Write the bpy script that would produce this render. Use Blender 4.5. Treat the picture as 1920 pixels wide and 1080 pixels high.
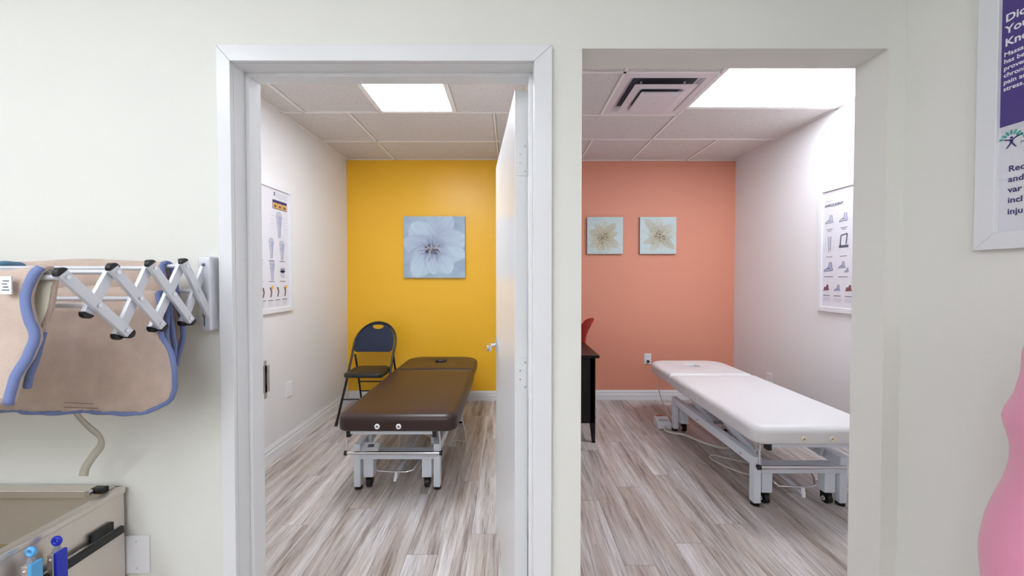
import bpy, math, random
import numpy as np
from mathutils import Vector, Matrix

for o in list(bpy.data.objects):
    bpy.data.objects.remove(o, do_unlink=True)
S = bpy.context.scene
COL = S.collection
random.seed(7)

# ---------------------------------------------------------------- camera
F = 703.0            # focal length in pixels of a 1920 px wide frame
CAMZ = 1.415
cam_d = bpy.data.cameras.new('camera')
cam = bpy.data.objects.new('camera', cam_d)
COL.objects.link(cam)
cam_d.sensor_fit = 'HORIZONTAL'
cam_d.sensor_width = 36.0
cam_d.lens = F / 1920.0 * 36.0
PITCH = 1.0
cam.location = (0, 0, CAMZ)
cam.rotation_euler = (math.radians(90 - PITCH), 0, 0)
cam_d.shift_x = 4.0 / 1920.0
cam_d.shift_y = -(21.0 - F * math.tan(math.radians(PITCH))) / 1920.0
cam_d.clip_start = 0.02
S.camera = cam

# ---------------------------------------------------------------- world, exposure
W = bpy.data.worlds.new('world')
S.world = W
W.use_nodes = True
W.node_tree.nodes['Background'].inputs[0].default_value = (0.9, 0.95, 1, 1)
W.node_tree.nodes['Background'].inputs[1].default_value = 0.3
vs = S.view_settings
vs.view_transform = 'Standard'
vs.look = 'None'
vs.gamma = 1
vs.use_curve_mapping = False
vs.exposure = 0.0
L_LEFT, L_RIGHT, L_FRONT = 16.5, 15.0, 13.2      # radiance of the ceiling panels; the near-room ones are added, out of view

# ---------------------------------------------------------------- helpers
def lin(c):
    c = c / 255.0
    return c / 12.92 if c <= 0.04045 else ((c + 0.055) / 1.055) ** 2.4

def rgb(r, g, b):
    return (lin(r), lin(g), lin(b), 1.0)

class MB:
    def __init__(self):
        self.v = []; self.f = []
    def add(self, vs_, fs):
        n = len(self.v)
        self.v += [tuple(p) for p in vs_]
        self.f += [tuple(i + n for i in q) for q in fs]
        return self
    def box(self, x0, x1, y0, y1, z0, z1):
        x0, x1 = min(x0, x1), max(x0, x1); y0, y1 = min(y0, y1), max(y0, y1); z0, z1 = min(z0, z1), max(z0, z1)
        return self.add([(x0, y0, z0), (x1, y0, z0), (x1, y1, z0), (x0, y1, z0), (x0, y0, z1), (x1, y0, z1), (x1, y1, z1), (x0, y1, z1)],
                        [(0, 3, 2, 1), (4, 5, 6, 7), (0, 1, 5, 4), (1, 2, 6, 5), (2, 3, 7, 6), (3, 0, 4, 7)])
    def beam(self, p0, p1, w, h, up=(0, 0, 1)):
        p0 = Vector(p0); p1 = Vector(p1); d = (p1 - p0).normalized()
        s = d.cross(Vector(up)).normalized(); u = s.cross(d).normalized()
        vs_ = []
        for p in (p0, p1):
            for a, b in ((-1, -1), (1, -1), (1, 1), (-1, 1)):
                vs_.append(p + s * (a * w / 2) + u * (b * h / 2))
        return self.add(vs_, [(0, 1, 2, 3), (7, 6, 5, 4), (0, 4, 5, 1), (1, 5, 6, 2), (2, 6, 7, 3), (3, 7, 4, 0)])
    def tube(self, pts, r, n=10, closed=False, flat=None):
        P = [Vector(p) for p in pts]; m = len(P); rings = []
        prev = None
        for i, p in enumerate(P):
            if closed:
                d = P[(i + 1) % m] - P[i - 1]
            else:
                d = P[min(i + 1, m - 1)] - P[max(i - 1, 0)]
            d.normalize()
            if prev is None:
                a = Vector((0, 0, 1)) if abs(d.z) < 0.9 else Vector((1, 0, 0))
                s = d.cross(a).normalized()
            else:
                s = (prev - d * prev.dot(d))
                s = s.normalized() if s.length > 1e-6 else d.cross(Vector((0, 0, 1))).normalized()
            prev = s
            u = s.cross(d)
            rr = r[i] if isinstance(r, (list, tuple)) else r
            rings.append([p + (s * math.cos(2 * math.pi * k / n) + u * math.sin(2 * math.pi * k / n)) * rr for k in range(n)])
        vs_ = [q for R in rings for q in R]; fs = []
        for i in range(m if closed else m - 1):
            j = (i + 1) % m
            for k in range(n):
                k2 = (k + 1) % n
                fs.append((i * n + k, i * n + k2, j * n + k2, j * n + k))
        if not closed:
            fs.append(tuple(reversed(range(n)))); fs.append(tuple((m - 1) * n + k for k in range(n)))
        # outward orientation is fixed in build()
        return self.add(vs_, fs)
    def cyl(self, p0, p1, r, n=16):
        return self.tube([p0, p1], r, n)
    def loft(self, rings, cap=True):
        n = len(rings[0]); vs_ = [q for R in rings for q in R]; fs = []
        for i in range(len(rings) - 1):
            for k in range(n):
                k2 = (k + 1) % n
                fs.append((i * n + k, i * n + k2, (i + 1) * n + k2, (i + 1) * n + k))
        if cap:
            fs.append(tuple(reversed(range(n)))); m = len(rings) - 1
            fs.append(tuple(m * n + k for k in range(n)))
        return self.add(vs_, fs)
    def prism(self, poly, axis, a0, a1):
        """poly: 2D outline, extruded along axis ('x','y','z') from a0 to a1"""
        def p3(p, a):
            return {'x': (a, p[0], p[1]), 'y': (p[0], a, p[1]), 'z': (p[0], p[1], a)}[axis]
        n = len(poly)
        vs_ = [p3(p, a0) for p in poly] + [p3(p, a1) for p in poly]
        fs = [tuple(range(n)), tuple(reversed(range(n, 2 * n)))]
        for k in range(n):
            k2 = (k + 1) % n
            fs.append((k, n + k, n + k2, k2))
        return self.add(vs_, fs)
    def torus(self, c, R, r, axis='x', n=20, m=8):
        pts = []
        for k in range(n):
            a = 2 * math.pi * k / n; u, v = R * math.cos(a), R * math.sin(a)
            d = {'x': (0, u, v), 'y': (u, 0, v), 'z': (u, v, 0)}[axis]
            pts.append(Vector(c) + Vector(d))
        return self.tube(pts, r, m, closed=True)
    def grid(self, P):
        """P[i][j] points"""
        a, b = len(P), len(P[0])
        return self.add([q for R in P for q in R],
                        [(i * b + j, i * b + j + 1, (i + 1) * b + j + 1, (i + 1) * b + j) for i in range(a - 1) for j in range(b - 1)])
    def build(self, name, mat, parent=None, smooth=False, bevel=0, seg=2, fix=True, solid=0, sub=0):
        org = parent_origin(parent)
        me = bpy.data.meshes.new(name)
        me.from_pydata([(x - org[0], y - org[1], z - org[2]) for x, y, z in self.v], [], self.f)
        me.validate()
        if fix:
            import bmesh
            bm = bmesh.new(); bm.from_mesh(me)
            bmesh.ops.recalc_face_normals(bm, faces=bm.faces[:]); bm.to_mesh(me); bm.free()
        me.materials.append(mat)
        o = bpy.data.objects.new(name, me); COL.objects.link(o)
        if parent: o.parent = parent
        if smooth:
            me.shade_smooth()
            if smooth != 'all':
                m = o.modifiers.new('split', 'EDGE_SPLIT'); m.split_angle = math.radians(40)
        if bevel:
            m = o.modifiers.new('bevel', 'BEVEL'); m.width = bevel; m.segments = seg; m.limit_method = 'ANGLE'; m.angle_limit = math.radians(40)
            if smooth != 'all': me.shade_smooth(); 
            m2 = o.modifiers.new('wn', 'WEIGHTED_NORMAL')
        if solid:
            m = o.modifiers.new('solid', 'SOLIDIFY'); m.thickness = solid; m.offset = 0
        if sub:
            m = o.modifiers.new('sub', 'SUBSURF'); m.levels = sub; m.render_levels = sub
        return o

def parent_origin(p):
    x = y = z = 0.0
    while p is not None:
        x += p.location[0]; y += p.location[1]; z += p.location[2]; p = p.parent
    return (x, y, z)

def tag(o, label, cat=None, group=None, kind=None):
    if label: o['label'] = label
    if cat: o['category'] = cat
    if group: o['group'] = group
    if kind: o['kind'] = kind
    return o

def thing(name, loc, label, cat, group=None, kind=None):
    o = bpy.data.objects.new(name, None); COL.objects.link(o)
    o.empty_display_size = 0.1
    o.location = loc
    return tag(o, label, cat, group, kind)

def copy_child(ch, parent):
    c = ch.copy(); COL.objects.link(c); c.parent = parent
    for g in ch.children: copy_child(g, c)
    return c

# ---------------------------------------------------------------- materials
def mat(name, col, rough=0.5, metal=0.0, bump=0.0, bscale=200.0, var=0.0, vscale=3.0, spec=0.5, coat=0.0, sheen=0.0, emit=0.0):
    m = bpy.data.materials.new(name); m.use_nodes = True
    nt = m.node_tree; b = nt.nodes['Principled BSDF']
    b.inputs['Base Color'].default_value = col
    b.inputs['Roughness'].default_value = rough
    b.inputs['Metallic'].default_value = metal
    b.inputs['Specular IOR Level'].default_value = spec
    b.inputs['Coat Weight'].default_value = coat
    b.inputs['Sheen Weight'].default_value = sheen
    tc = nt.nodes.new('ShaderNodeTexCoord')
    if var:
        n = nt.nodes.new('ShaderNodeTexNoise'); n.inputs['Scale'].default_value = vscale; n.inputs['Detail'].default_value = 4
        nt.links.new(tc.outputs['Object'], n.inputs['Vector'])
        mx = nt.nodes.new('ShaderNodeMix'); mx.data_type = 'RGBA'
        mx.inputs['A'].default_value = tuple(c * (1 - var) for c in col[:3]) + (1,)
        mx.inputs['B'].default_value = tuple(min(1, c * (1 + var)) for c in col[:3]) + (1,)
        nt.links.new(n.outputs['Fac'], mx.inputs['Factor'])
        nt.links.new(mx.outputs['Result'], b.inputs['Base Color'])
    if bump:
        n = nt.nodes.new('ShaderNodeTexNoise'); n.inputs['Scale'].default_value = bscale; n.inputs['Detail'].default_value = 3
        nt.links.new(tc.outputs['Object'], n.inputs['Vector'])
        bp = nt.nodes.new('ShaderNodeBump'); bp.inputs['Strength'].default_value = bump; bp.inputs['Distance'].default_value = 0.002
        nt.links.new(n.outputs['Fac'], bp.inputs['Height']); nt.links.new(bp.outputs['Normal'], b.inputs['Normal'])
    if emit:
        b.inputs['Emission Color'].default_value = (0.94, 1.0, 1.10, 1)
        b.inputs['Emission Strength'].default_value = emit
    return m

def plank_mat():
    m = bpy.data.materials.new('vinyl_plank'); m.use_nodes = True
    nt = m.node_tree; b = nt.nodes['Principled BSDF']; N = nt.nodes.new; L = nt.links.new
    tc = N('ShaderNodeTexCoord'); oi = N('ShaderNodeObjectInfo')
    mul = N('ShaderNodeVectorMath'); mul.operation = 'SCALE'; mul.inputs[0].default_value = (13.1, 47.7, 5.3)
    L(oi.outputs['Random'], mul.inputs['Scale'])
    add = N('ShaderNodeVectorMath'); L(tc.outputs['Object'], add.inputs[0]); L(mul.outputs[0], add.inputs[1])
    def noise(sx, sy, det, rough, dist=0.0):
        mp = N('ShaderNodeMapping'); mp.inputs['Scale'].default_value = (sx, sy, 1)
        L(add.outputs[0], mp.inputs['Vector'])
        n = N('ShaderNodeTexNoise'); n.inputs['Scale'].default_value = 1; n.inputs['Detail'].default_value = det
        n.inputs['Roughness'].default_value = rough; n.inputs['Distortion'].default_value = dist
        L(mp.outputs[0], n.inputs['Vector']); return n
    n1 = noise(15, 0.9, 5, 0.65, 0.8); n2 = noise(120, 5, 4, 0.7, 0.3); n3 = noise(9, 1.0, 2, 0.5)
    cr = N('ShaderNodeValToRGB'); e = cr.color_ramp.elements
    e[0].position = 0.36; e[0].color = rgb(134, 120, 114)
    e[1].position = 0.64; e[1].color = rgb(234, 232, 231)
    x = e.new(0.5); x.color = rgb(204, 198, 194)
    mixf = N('ShaderNodeMath'); mixf.operation = 'MULTIPLY_ADD'; mixf.inputs[1].default_value = 0.45
    L(n2.outputs['Fac'], mixf.inputs[0])
    m2 = N('ShaderNodeMath'); m2.operation = 'MULTIPLY'; m2.inputs[1].default_value = 0.55
    L(n1.outputs['Fac'], m2.inputs[0]); L(m2.outputs[0], mixf.inputs[2])
    L(mixf.outputs[0], cr.inputs['Fac'])
    # greyish / brownish patches
    mx = N('ShaderNodeMix'); mx.data_type = 'RGBA'; mx.blend_type = 'MULTIPLY'; mx.inputs['Factor'].default_value = 1
    cr2 = N('ShaderNodeValToRGB'); e2 = cr2.color_ramp.elements
    e2[0].position = 0.35; e2[0].color = (0.78, 0.70, 0.64, 1); e2[1].position = 0.65; e2[1].color = (1, 1, 1.02, 1)
    L(n3.outputs['Fac'], cr2.inputs['Fac'])
    L(cr.outputs['Color'], mx.inputs['A']); L(cr2.outputs['Color'], mx.inputs['B'])
    hsv = N('ShaderNodeHueSaturation'); L(mx.outputs['Result'], hsv.inputs['Color'])
    mr = N('ShaderNodeMapRange'); mr.inputs['To Min'].default_value = 0.86; mr.inputs['To Max'].default_value = 1.06
    L(oi.outputs['Random'], mr.inputs['Value']); L(mr.outputs[0], hsv.inputs['Value'])
    L(hsv.outputs['Color'], b.inputs['Base Color'])
    b.inputs['Roughness'].default_value = 0.42
    bp = N('ShaderNodeBump'); bp.inputs['Strength'].default_value = 0.12; bp.inputs['Distance'].default_value = 0.001
    L(n2.outputs['Fac'], bp.inputs['Height']); L(bp.outputs['Normal'], b.inputs['Normal'])
    return m

def tile_mat():
    m = bpy.data.materials.new('mineral_tile'); m.use_nodes = True
    nt = m.node_tree; b = nt.nodes['Principled BSDF']; N = nt.nodes.new; L = nt.links.new
    tc = N('ShaderNodeTexCoord'); n = N('ShaderNodeTexNoise'); n.inputs['Scale'].default_value = 150; n.inputs['Detail'].default_value = 3
    L(tc.outputs['Object'], n.inputs['Vector'])
    cr = N('ShaderNodeValToRGB'); e = cr.color_ramp.elements
    e[0].position = 0.33; e[0].color = rgb(196, 188, 184); e[1].position = 0.45; e[1].color = rgb(222, 216, 213)
    L(n.outputs['Fac'], cr.inputs['Fac']); L(cr.outputs['Color'], b.inputs['Base Color'])
    b.inputs['Roughness'].default_value = 0.9
    bp = N('ShaderNodeBump'); bp.inputs['Strength'].default_value = 0.4; bp.inputs['Distance'].default_value = 0.002
    L(n.outputs['Fac'], bp.inputs['Height']); L(bp.outputs['Normal'], b.inputs['Normal'])
    return m

def attr_mat(name):
    m = bpy.data.materials.new(name); m.use_nodes = True
    nt = m.node_tree; b = nt.nodes['Principled BSDF']
    a = nt.nodes.new('ShaderNodeAttribute'); a.attribute_name = 'print'
    nt.links.new(a.outputs['Color'], b.inputs['Base Color']); b.inputs['Roughness'].default_value = 0.6
    return m

M = dict(
    wall=mat('cream_wall_paint', rgb(232, 231, 224), 0.55, bump=0.05, bscale=300),
    roomwall=mat('white_wall_paint', rgb(233, 231, 231), 0.5, bump=0.05, bscale=300),
    yellow=mat('yellow_wall_paint', rgb(250, 191, 44), 0.38, bump=0.04, bscale=300),
    coral=mat('coral_wall_paint', rgb(226, 151, 125), 0.6, bump=0.04, bscale=300),
    trim=mat('white_trim_paint', rgb(233, 233, 234), 0.3),
    door=mat('white_door_paint', rgb(230, 230, 230), 0.25),
    plank=plank_mat(), tile=tile_mat(),
    tee=mat('ceiling_tee_paint', rgb(244, 240, 238), 0.5),
    base=mat('subfloor', rgb(90, 80, 74), 0.9),
    white_metal=mat('white_powder_coat', rgb(226, 230, 238), 0.35),
    grey_metal=mat('grey_powder_coat', rgb(150, 152, 160), 0.4),
    chrome=mat('chrome', rgb(220, 220, 224), 0.12, 1.0),
    steel=mat('brushed_steel', rgb(216, 207, 198), 0.32, 0.7, bump=0.04, bscale=60, var=0.08, vscale=6),
    alu=mat('satin_aluminium', rgb(222, 223, 230), 0.36, 0.35),
    black=mat('black_plastic', rgb(14, 14, 15), 0.35),
    blackpaint=mat('black_enamel', rgb(18, 19, 24), 0.3),
    brownvinyl=mat('dark_brown_vinyl', rgb(50, 30, 28), 0.36, bump=0.08, bscale=500, spec=0.5),
    whitevinyl=mat('white_vinyl', rgb(222, 220, 220), 0.4, bump=0.05, bscale=500),
    navy=mat('navy_tweed', rgb(40, 46, 66), 0.85, bump=0.5, bscale=700, var=0.35, vscale=400),
    blackvinyl=mat('black_vinyl', rgb(38, 35, 35), 0.38, bump=0.15, bscale=500),
    darkwood=mat('black_brown_wood', rgb(16, 10, 10), 0.3, var=0.2, vscale=20, spec=0.3),
    red=mat('red_plastic', rgb(176, 18, 22), 0.25),
    fleece=mat('beige_terry', rgb(206, 183, 168), 0.95, bump=1.0, bscale=380, var=0.16, vscale=28, sheen=0.3),
    lining=mat('cream_lining', rgb(226, 219, 203), 0.8),
    binding=mat('blue_binding', rgb(116, 130, 178), 0.75, bump=0.4, bscale=150),
    teal=mat('teal_binding', rgb(96, 140, 170), 0.75),
    stitch=mat('brown_stitching', rgb(146, 120, 105), 0.9),
    strap=mat('taupe_webbing', rgb(186, 180, 166), 0.85, bump=0.3, bscale=400),
    pink=mat('pink_jersey', rgb(234, 150, 180), 0.8, bump=0.25, bscale=600, sheen=0.3),
    plate=mat('white_plate_plastic', rgb(240, 240, 243), 0.3),
    slot=mat('dark_slot', rgb(60, 60, 62), 0.6),
    paper=mat('poster_paper', rgb(222, 220, 226), 0.35),
    frame=mat('white_frame', rgb(228, 229, 231), 0.35),
    ink=mat('grey_ink', rgb(95, 95, 112), 0.6),
    inkl=mat('pale_ink', rgb(192, 193, 206), 0.6),
    inkb=mat('blue_ink', rgb(166, 172, 200), 0.6),
    inkm=mat('maroon_ink', rgb(130, 84, 92), 0.6),
    inko=mat('amber_ink', rgb(226, 176, 90), 0.6),
    inkn=mat('navy_ink', rgb(58, 56, 108), 0.6),
    inkbr=mat('brown_ink', rgb(110, 92, 84), 0.6),
    inkg=mat('light_grey_ink', rgb(208, 209, 214), 0.6),
    violet=mat('violet_print', rgb(76, 58, 130), 0.35),
    teali=mat('teal_ink', rgb(72, 160, 155), 0.5),
    textw=mat('white_print', rgb(235, 233, 242), 0.5),
    bluep=mat('blue_plastic', rgb(30, 48, 190), 0.3),
    lbluep=mat('light_blue_plastic', rgb(96, 176, 232), 0.3),
    brass=mat('brass', rgb(200, 164, 84), 0.3, 1.0),
    cord=mat('cream_cord', rgb(222, 214, 204), 0.5),
    nickel=mat('satin_nickel', rgb(186, 178, 170), 0.3, 1.0),
    water=mat('tank_water', rgb(128, 112, 80), 0.05, spec=0.6),
    lightL=mat('panel_left', (1, 1, 1, 1), 0.5, emit=L_LEFT),
    lightR=mat('panel_right', (1, 1, 1, 1), 0.5, emit=L_RIGHT),
    lightF=mat('panel_front_added', (1, 1, 1, 1), 0.5, emit=L_FRONT),
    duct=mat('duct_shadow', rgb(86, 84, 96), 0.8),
    pvent=mat('diffuser_enamel', rgb(226, 218, 222), 0.4),
    cell=attr_mat('canvas_print'),
)

# ---------------------------------------------------------------- room dimensions
YF, YB = 1.154, 1.264          # front wall faces
CZ = 2.74                      # ceiling height
XL, XR = -1.85, 2.575          # outer walls of the two treatment rooms
YBL, YBR = 4.27, 4.30          # their back walls
XP0, XP1 = 0.13, 0.212         # partition between them
XS = 1.205                     # side wall of the near room
DX0, DX1, DZ = -0.843, 0.073, 2.065    # clear door opening
OX0, OX1, OZ = 0.220, 1.153, 2.11      # cased opening to the right-hand room
NX0, NY0 = -2.6, -2.2          # near room

def struct(o, label):
    o['kind'] = 'structure'; o['label'] = label
    return o

# walls
m = MB()
JT = 0.018
m.box(NX0, DX0 - JT, YF, YB, 0, CZ).box(DX0 - JT, DX1 + JT, YF, YB, DZ + JT, CZ).box(DX1 + JT, OX0, YF, YB, 0, CZ)
m.box(OX0, OX1, YF, YB, OZ, CZ).box(OX1, 2.70, YF, YB, 0, CZ)
struct(m.build('wall_front', M['wall']), 'cream wall with the two doorways')
struct(MB().box(XS, XS + 0.1, NY0, YF, 0, CZ).build('wall_right', M['wall']), 'cream side wall behind the pink torso and violet poster')
struct(MB().box(NX0 - 0.1, NX0, NY0, YF, 0, CZ).build('wall_left', M['wall']), 'cream wall closing the near room')
struct(MB().box(NX0 - 0.1, XS + 0.1, NY0 - 0.1, NY0, 0, CZ).build('wall_rear', M['wall']), 'cream wall behind the viewer')
struct(MB().box(XL - 0.1, XL, YB, YBL + 0.1, 0, CZ).build('wall_room_left', M['roomwall']), 'white left wall of the yellow room')
struct(MB().box(XL, XP0, YBL, YBL + 0.1, 0, CZ).build('wall_back_left', M['yellow']), 'bright yellow back wall')
struct(MB().box(XP0, XP1, YB, YBR + 0.1, 0, CZ).build('wall_partition', M['roomwall']), 'white partition between the two treatment rooms')
struct(MB().box(XP1, XR, YBR, YBR + 0.1, 0, CZ).build('wall_back_right', M['coral']), 'coral pink back wall')
struct(MB().box(XR, XR + 0.1, YB, YBR + 0.1, 0, CZ).build('wall_room_right', M['roomwall']), 'white right wall of the coral room')

# floor with planks
floor = struct(MB().box(NX0, XR + 0.1, NY0, YBR + 0.1, -0.05, -0.004).build('floor', M['base']), 'greyish brown wood-look vinyl plank floor')
PW, PL = 0.155, 1.22
pm = None
nx0 = math.floor((-1.86 + 0.213) / PW)
cnt = 0
k = nx0
while -0.213 + k * PW < XR + 0.02:
    x = -0.213 + (k + 0.5) * PW
    off = (k * 0.437) % 1.0 * PL
    y = -0.4 - off
    while y < YBR:
        if y + PL > 0.2 and (x < XR):
            if pm is None:
                o = MB().box(-PW / 2 + 0.0007, PW / 2 - 0.0007, 0.0008, PL - 0.0008, -0.0038, 0).build('plank', M['plank'], None)
                pm = o.data
            else:
                o = bpy.data.objects.new('plank', pm); COL.objects.link(o)
            o.location = (x, y, 0); o.parent = floor
            cnt += 1
        y += PL
    k += 1

# ceilings: a slab, tiles one by one, tees
def ceiling(name, label, x0, x1, y0, y1, cells, tees):
    c = struct(MB().box(x0, x1, y0, y1, CZ + 0.03, CZ + 0.06).build(name, M['base']), label)
    for (a, b, p, q) in cells:
        MB().box(a + 0.0125, b - 0.0125, p + 0.0125, q - 0.0125, CZ + 0.003, CZ + 0.018).build('ceiling_tile', M['tile'], c, bevel=0.003, seg=1)
    for (a, b, p, q) in tees:
        MB().box(a, b, p, q, CZ - 0.004, CZ + 0.012).build('ceiling_tee', M['tee'], c)
    return c

T = 0.010
def tx(x, y0, y1): return (x - T, x + T, y0, y1)
def ty(y, x0, x1): return (x0, x1, y - T, y + T)

R1, R2, R0 = 3.044, 3.696, 1.74
cellsL = [(XL, -1.658, R0, R1), (-1.658, -1.043, R0, 2.39), (-1.658, -1.043, 2.39, R1), (-0.437, XP0, R0, 2.39), (-0.437, XP0, 2.39, R1), (-1.658, -1.043, YB, R0), (-1.043, -0.437, YB, R0), (-0.437, XP0, YB, R0), (XL, -1.658, YB, R0),
          (XL, -1.303, R1, R2), (-1.303, -0.13, R1, R2), (-0.13, XP0, R1, R2),
          (XL, -1.303, R2, YBL), (-1.303, -0.13, R2, YBL), (-0.13, XP0, R2, YBL)]
teesL = [ty(R0, XL, XP0), ty(R1, XL, XP0), ty(R2, XL, XP0), tx(-1.658, YB, R1), tx(-1.043, YB, R1), tx(-0.437, YB, R1), tx(-1.303, R1, YBL), tx(-0.13, R1, YBL), ty(2.39, -1.658, -1.043), ty(2.39, -0.437, XP0),
         (XL, XL + 0.018, YB, YBL), (XP0 - 0.018, XP0, YB, YBL), (XL, XP0, YBL - 0.018, YBL)]
ceiling('ceiling', 'white tiled drop ceiling of the yellow room', XL, XP0, YB, YBL, cellsL, teesL)
Q0, Q1, Q2, Q3 = 2.45, 3.09, 3.638, 2.967
XV, XW, XM = 0.745, 1.345, 1.372
cellsR = [(XP1, XV, Q0, Q1), (XP1, XV, YB, Q0), (XV, XM, YB, Q0), (XM, XR, YB, 2.30),
          (XP1, XM, Q1, Q2), (XM, XR, Q3, Q2),
          (XP1, 0.80, Q2, YBR), (0.80, 1.375, Q2, YBR), (1.375, 2.01, Q2, YBR), (2.01, XR, Q2, YBR)]
teesR = [ty(Q0, XP1, XM), ty(Q1, XP1, XM), ty(Q2, XP1, XR), ty(Q3, XM, XR), ty(2.30, XM, XR), tx(XM, YB, Q2), tx(XV, YB, Q1),
         tx(0.80, Q2, YBR), tx(1.375, Q2, YBR), tx(2.01, Q2, YBR),
         (XP1, XP1 + 0.018, YB, YBR), (XR - 0.018, XR, YB, YBR), (XP1, XR, YBR - 0.018, YBR)]
ceiling('ceiling', 'white tiled drop ceiling of the coral room', XP1, XR, YB, YBR, cellsR, teesR)
struct(MB().box(NX0, XS, NY0, YF, CZ + 0.03, CZ + 0.06).build('ceiling', M['roomwall']), 'plain ceiling of the near room')

def panel(x0, x1, y0, y1, mt, label, zc=CZ):
    t = thing('ceiling_light', ((x0 + x1) / 2, (y0 + y1) / 2, zc), label, 'ceiling light')
    w = 0.014
    MB().box(x0, x1, y0, y0 + w, zc - 0.003, zc + 0.02).box(x0, x1, y1 - w, y1, zc - 0.003, zc + 0.02)\
        .box(x0, x0 + w, y0 + w, y1 - w, zc - 0.003, zc + 0.02).box(x1 - w, x1, y0 + w, y1 - w, zc - 0.003, zc + 0.02).build('frame', M['tee'], t)
    MB().box(x0 + w, x1 - w, y0 + w, y1 - w, zc + 0.001, zc + 0.01).build('diffuser', M[mt], t)
    return t
panel(-1.043 + T, -0.437 - T, R0 + T, R1 - T, 'lightL', 'bright white light panel in the ceiling of the yellow room')
panel(XM + T, XR - 0.018, 2.30 + T, Q3 - T, 'lightR', 'large bright white light panel in the ceiling of the coral room')
for x, y, lb in ((-1.95, -0.45, 'on the tank side, nearest the front wall'), (-0.95, -1.0, 'in the middle of the four'), (-1.9, -1.7, 'in the rear corner on the tank side'), (0.0, -1.7, 'at the rear, torso form side')):  # unseen panels, added and spaced to light the near room's walls
    panel(x - 0.3, x + 0.3, y - 0.45, y + 0.45, 'lightF', 'unseen overhead light panel added to light the near room, ' + lb, CZ + 0.01)['group'] = 'added ceiling lights of the near room'

# door trim, jamb and stop
tr = thing('trim_1', ((DX0 + DX1) / 2, YF, 0), 'white door frame and casing around the doorway of the yellow room', 'door frame', kind='structure')
CY = 1.139
cxl, cxr, ctz = -0.885, 0.128, 2.1135
MB().prism([(cxl, 0), (DX0, 0), (DX0, DZ), (cxl, ctz)], 'y', CY, YF).build('casing', M['trim'], tr, bevel=0.002)
MB().prism([(DX1, 0), (cxr, 0), (cxr, ctz), (DX1, DZ)], 'y', CY, YF).build('casing', M['trim'], tr, bevel=0.002)
MB().prism([(cxl, ctz), (DX0, DZ), (DX1, DZ), (cxr, ctz)], 'y', CY, YF).build('casing', M['trim'], tr, bevel=0.002)
MB().box(DX0 - JT, DX0, YF, 1.278, 0, DZ + JT).build('jamb', M['trim'], tr)
MB().box(DX1, DX1 + JT, YF, 1.278, 0, DZ + JT).build('jamb', M['trim'], tr)
MB().box(DX0, DX1, YF, 1.278, DZ, DZ + JT).build('jamb', M['trim'], tr)
ST = 0.012
MB().box(DX0, DX0 + ST, 1.2045, 1.240, 0, DZ - ST).box(DX0, DX0 + ST - 0.002, 1.24, 1.262, 0, DZ - ST).build('door_stop', M['trim'], tr, bevel=0.001)
MB().box(DX1 - ST, DX1, 1.2045, 1.240, 0, DZ - ST).build('door_stop', M['trim'], tr, bevel=0.001)
MB().box(DX0, DX1, 1.2045, 1.240, DZ - ST, DZ).build('door_stop', M['trim'], tr, bevel=0.001)
sp = MB().box(DX0 + 0.009, DX0 + 0.0125, 1.262, 1.290, 1.020, 1.112).box(DX0 + 0.009, DX0 + 0.0125, 1.266, 1.276, 1.000, 1.130).build('strike_plate', M['nickel'], tr)
sp['label'] = 'satin metal strike plate'
MB().box(DX0 + 0.0126, DX0 + 0.013, 1.2645, 1.270, 1.05, 1.085).build('latch_hole', M['slot'], sp)

# door leaf, open into the room
dr = thing('door_1', (0.062, 1.29, 0), 'white flush door standing open into the yellow room', 'door', kind='structure')
ang = math.radians(6.2)
def dp(u, w, z):   # u along the leaf away from the hinge, w to the left across its thickness
    return (0.062 - w * math.cos(ang) - u * math.sin(ang), 1.29 + u * math.cos(ang) - w * math.sin(ang), z)
def dbox(u0, u1, w0, w1, z0, z1):
    q = [dp(u, w, z) for z in (z0, z1) for (u, w) in ((u0, w0), (u1, w0), (u1, w1), (u0, w1))]
    return MB().add(q, [(0, 3, 2, 1), (4, 5, 6, 7), (0, 1, 5, 4), (1, 2, 6, 5), (2, 3, 7, 6), (3, 0, 4, 7)])
dbox(0, 0.905, 0, 0.045, 0.012, 2.05).build('door_leaf', M['door'], dr, bevel=0.002)
for z in (1.76, 1.02, 0.25):
    h = dbox(-0.0022, 0.0, 0.004, 0.040, z, z + 0.115).build('hinge', M['door'], dr)
    s = MB()
    for j, (w, dz) in enumerate(((0.010, 0.015), (0.027, 0.042), (0.027, 0.072), (0.010, 0.1))):
        a = dp(-0.0022, w, z + dz); b = dp(-0.0036, w, z + dz); s.cyl(a, b, 0.003, 8)
    s.build('screw', M['nickel'], h)
    MB().cyl(dp(-0.004, -0.004, z), dp(-0.004, -0.004, z + 0.115), 0.006, 10).build('hinge_knuckle', M['door'], h, smooth=True)
hz = 1.03
h = dbox(0.80, 0.865, 0.045, 0.057, hz - 0.038, hz + 0.045).build('door_handle', M['chrome'], dr, bevel=0.003)
h['label'] = 'chrome lever handle'
MB().cyl(dp(0.835, 0.05, hz), dp(0.835, 0.10, hz), 0.011, 12).build('spindle', M['chrome'], h, smooth=True)
dbox(0.735, 0.85, 0.082, 0.108, hz - 0.016, hz + 0.014).build('lever', M['chrome'], h, bevel=0.004)

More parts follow.
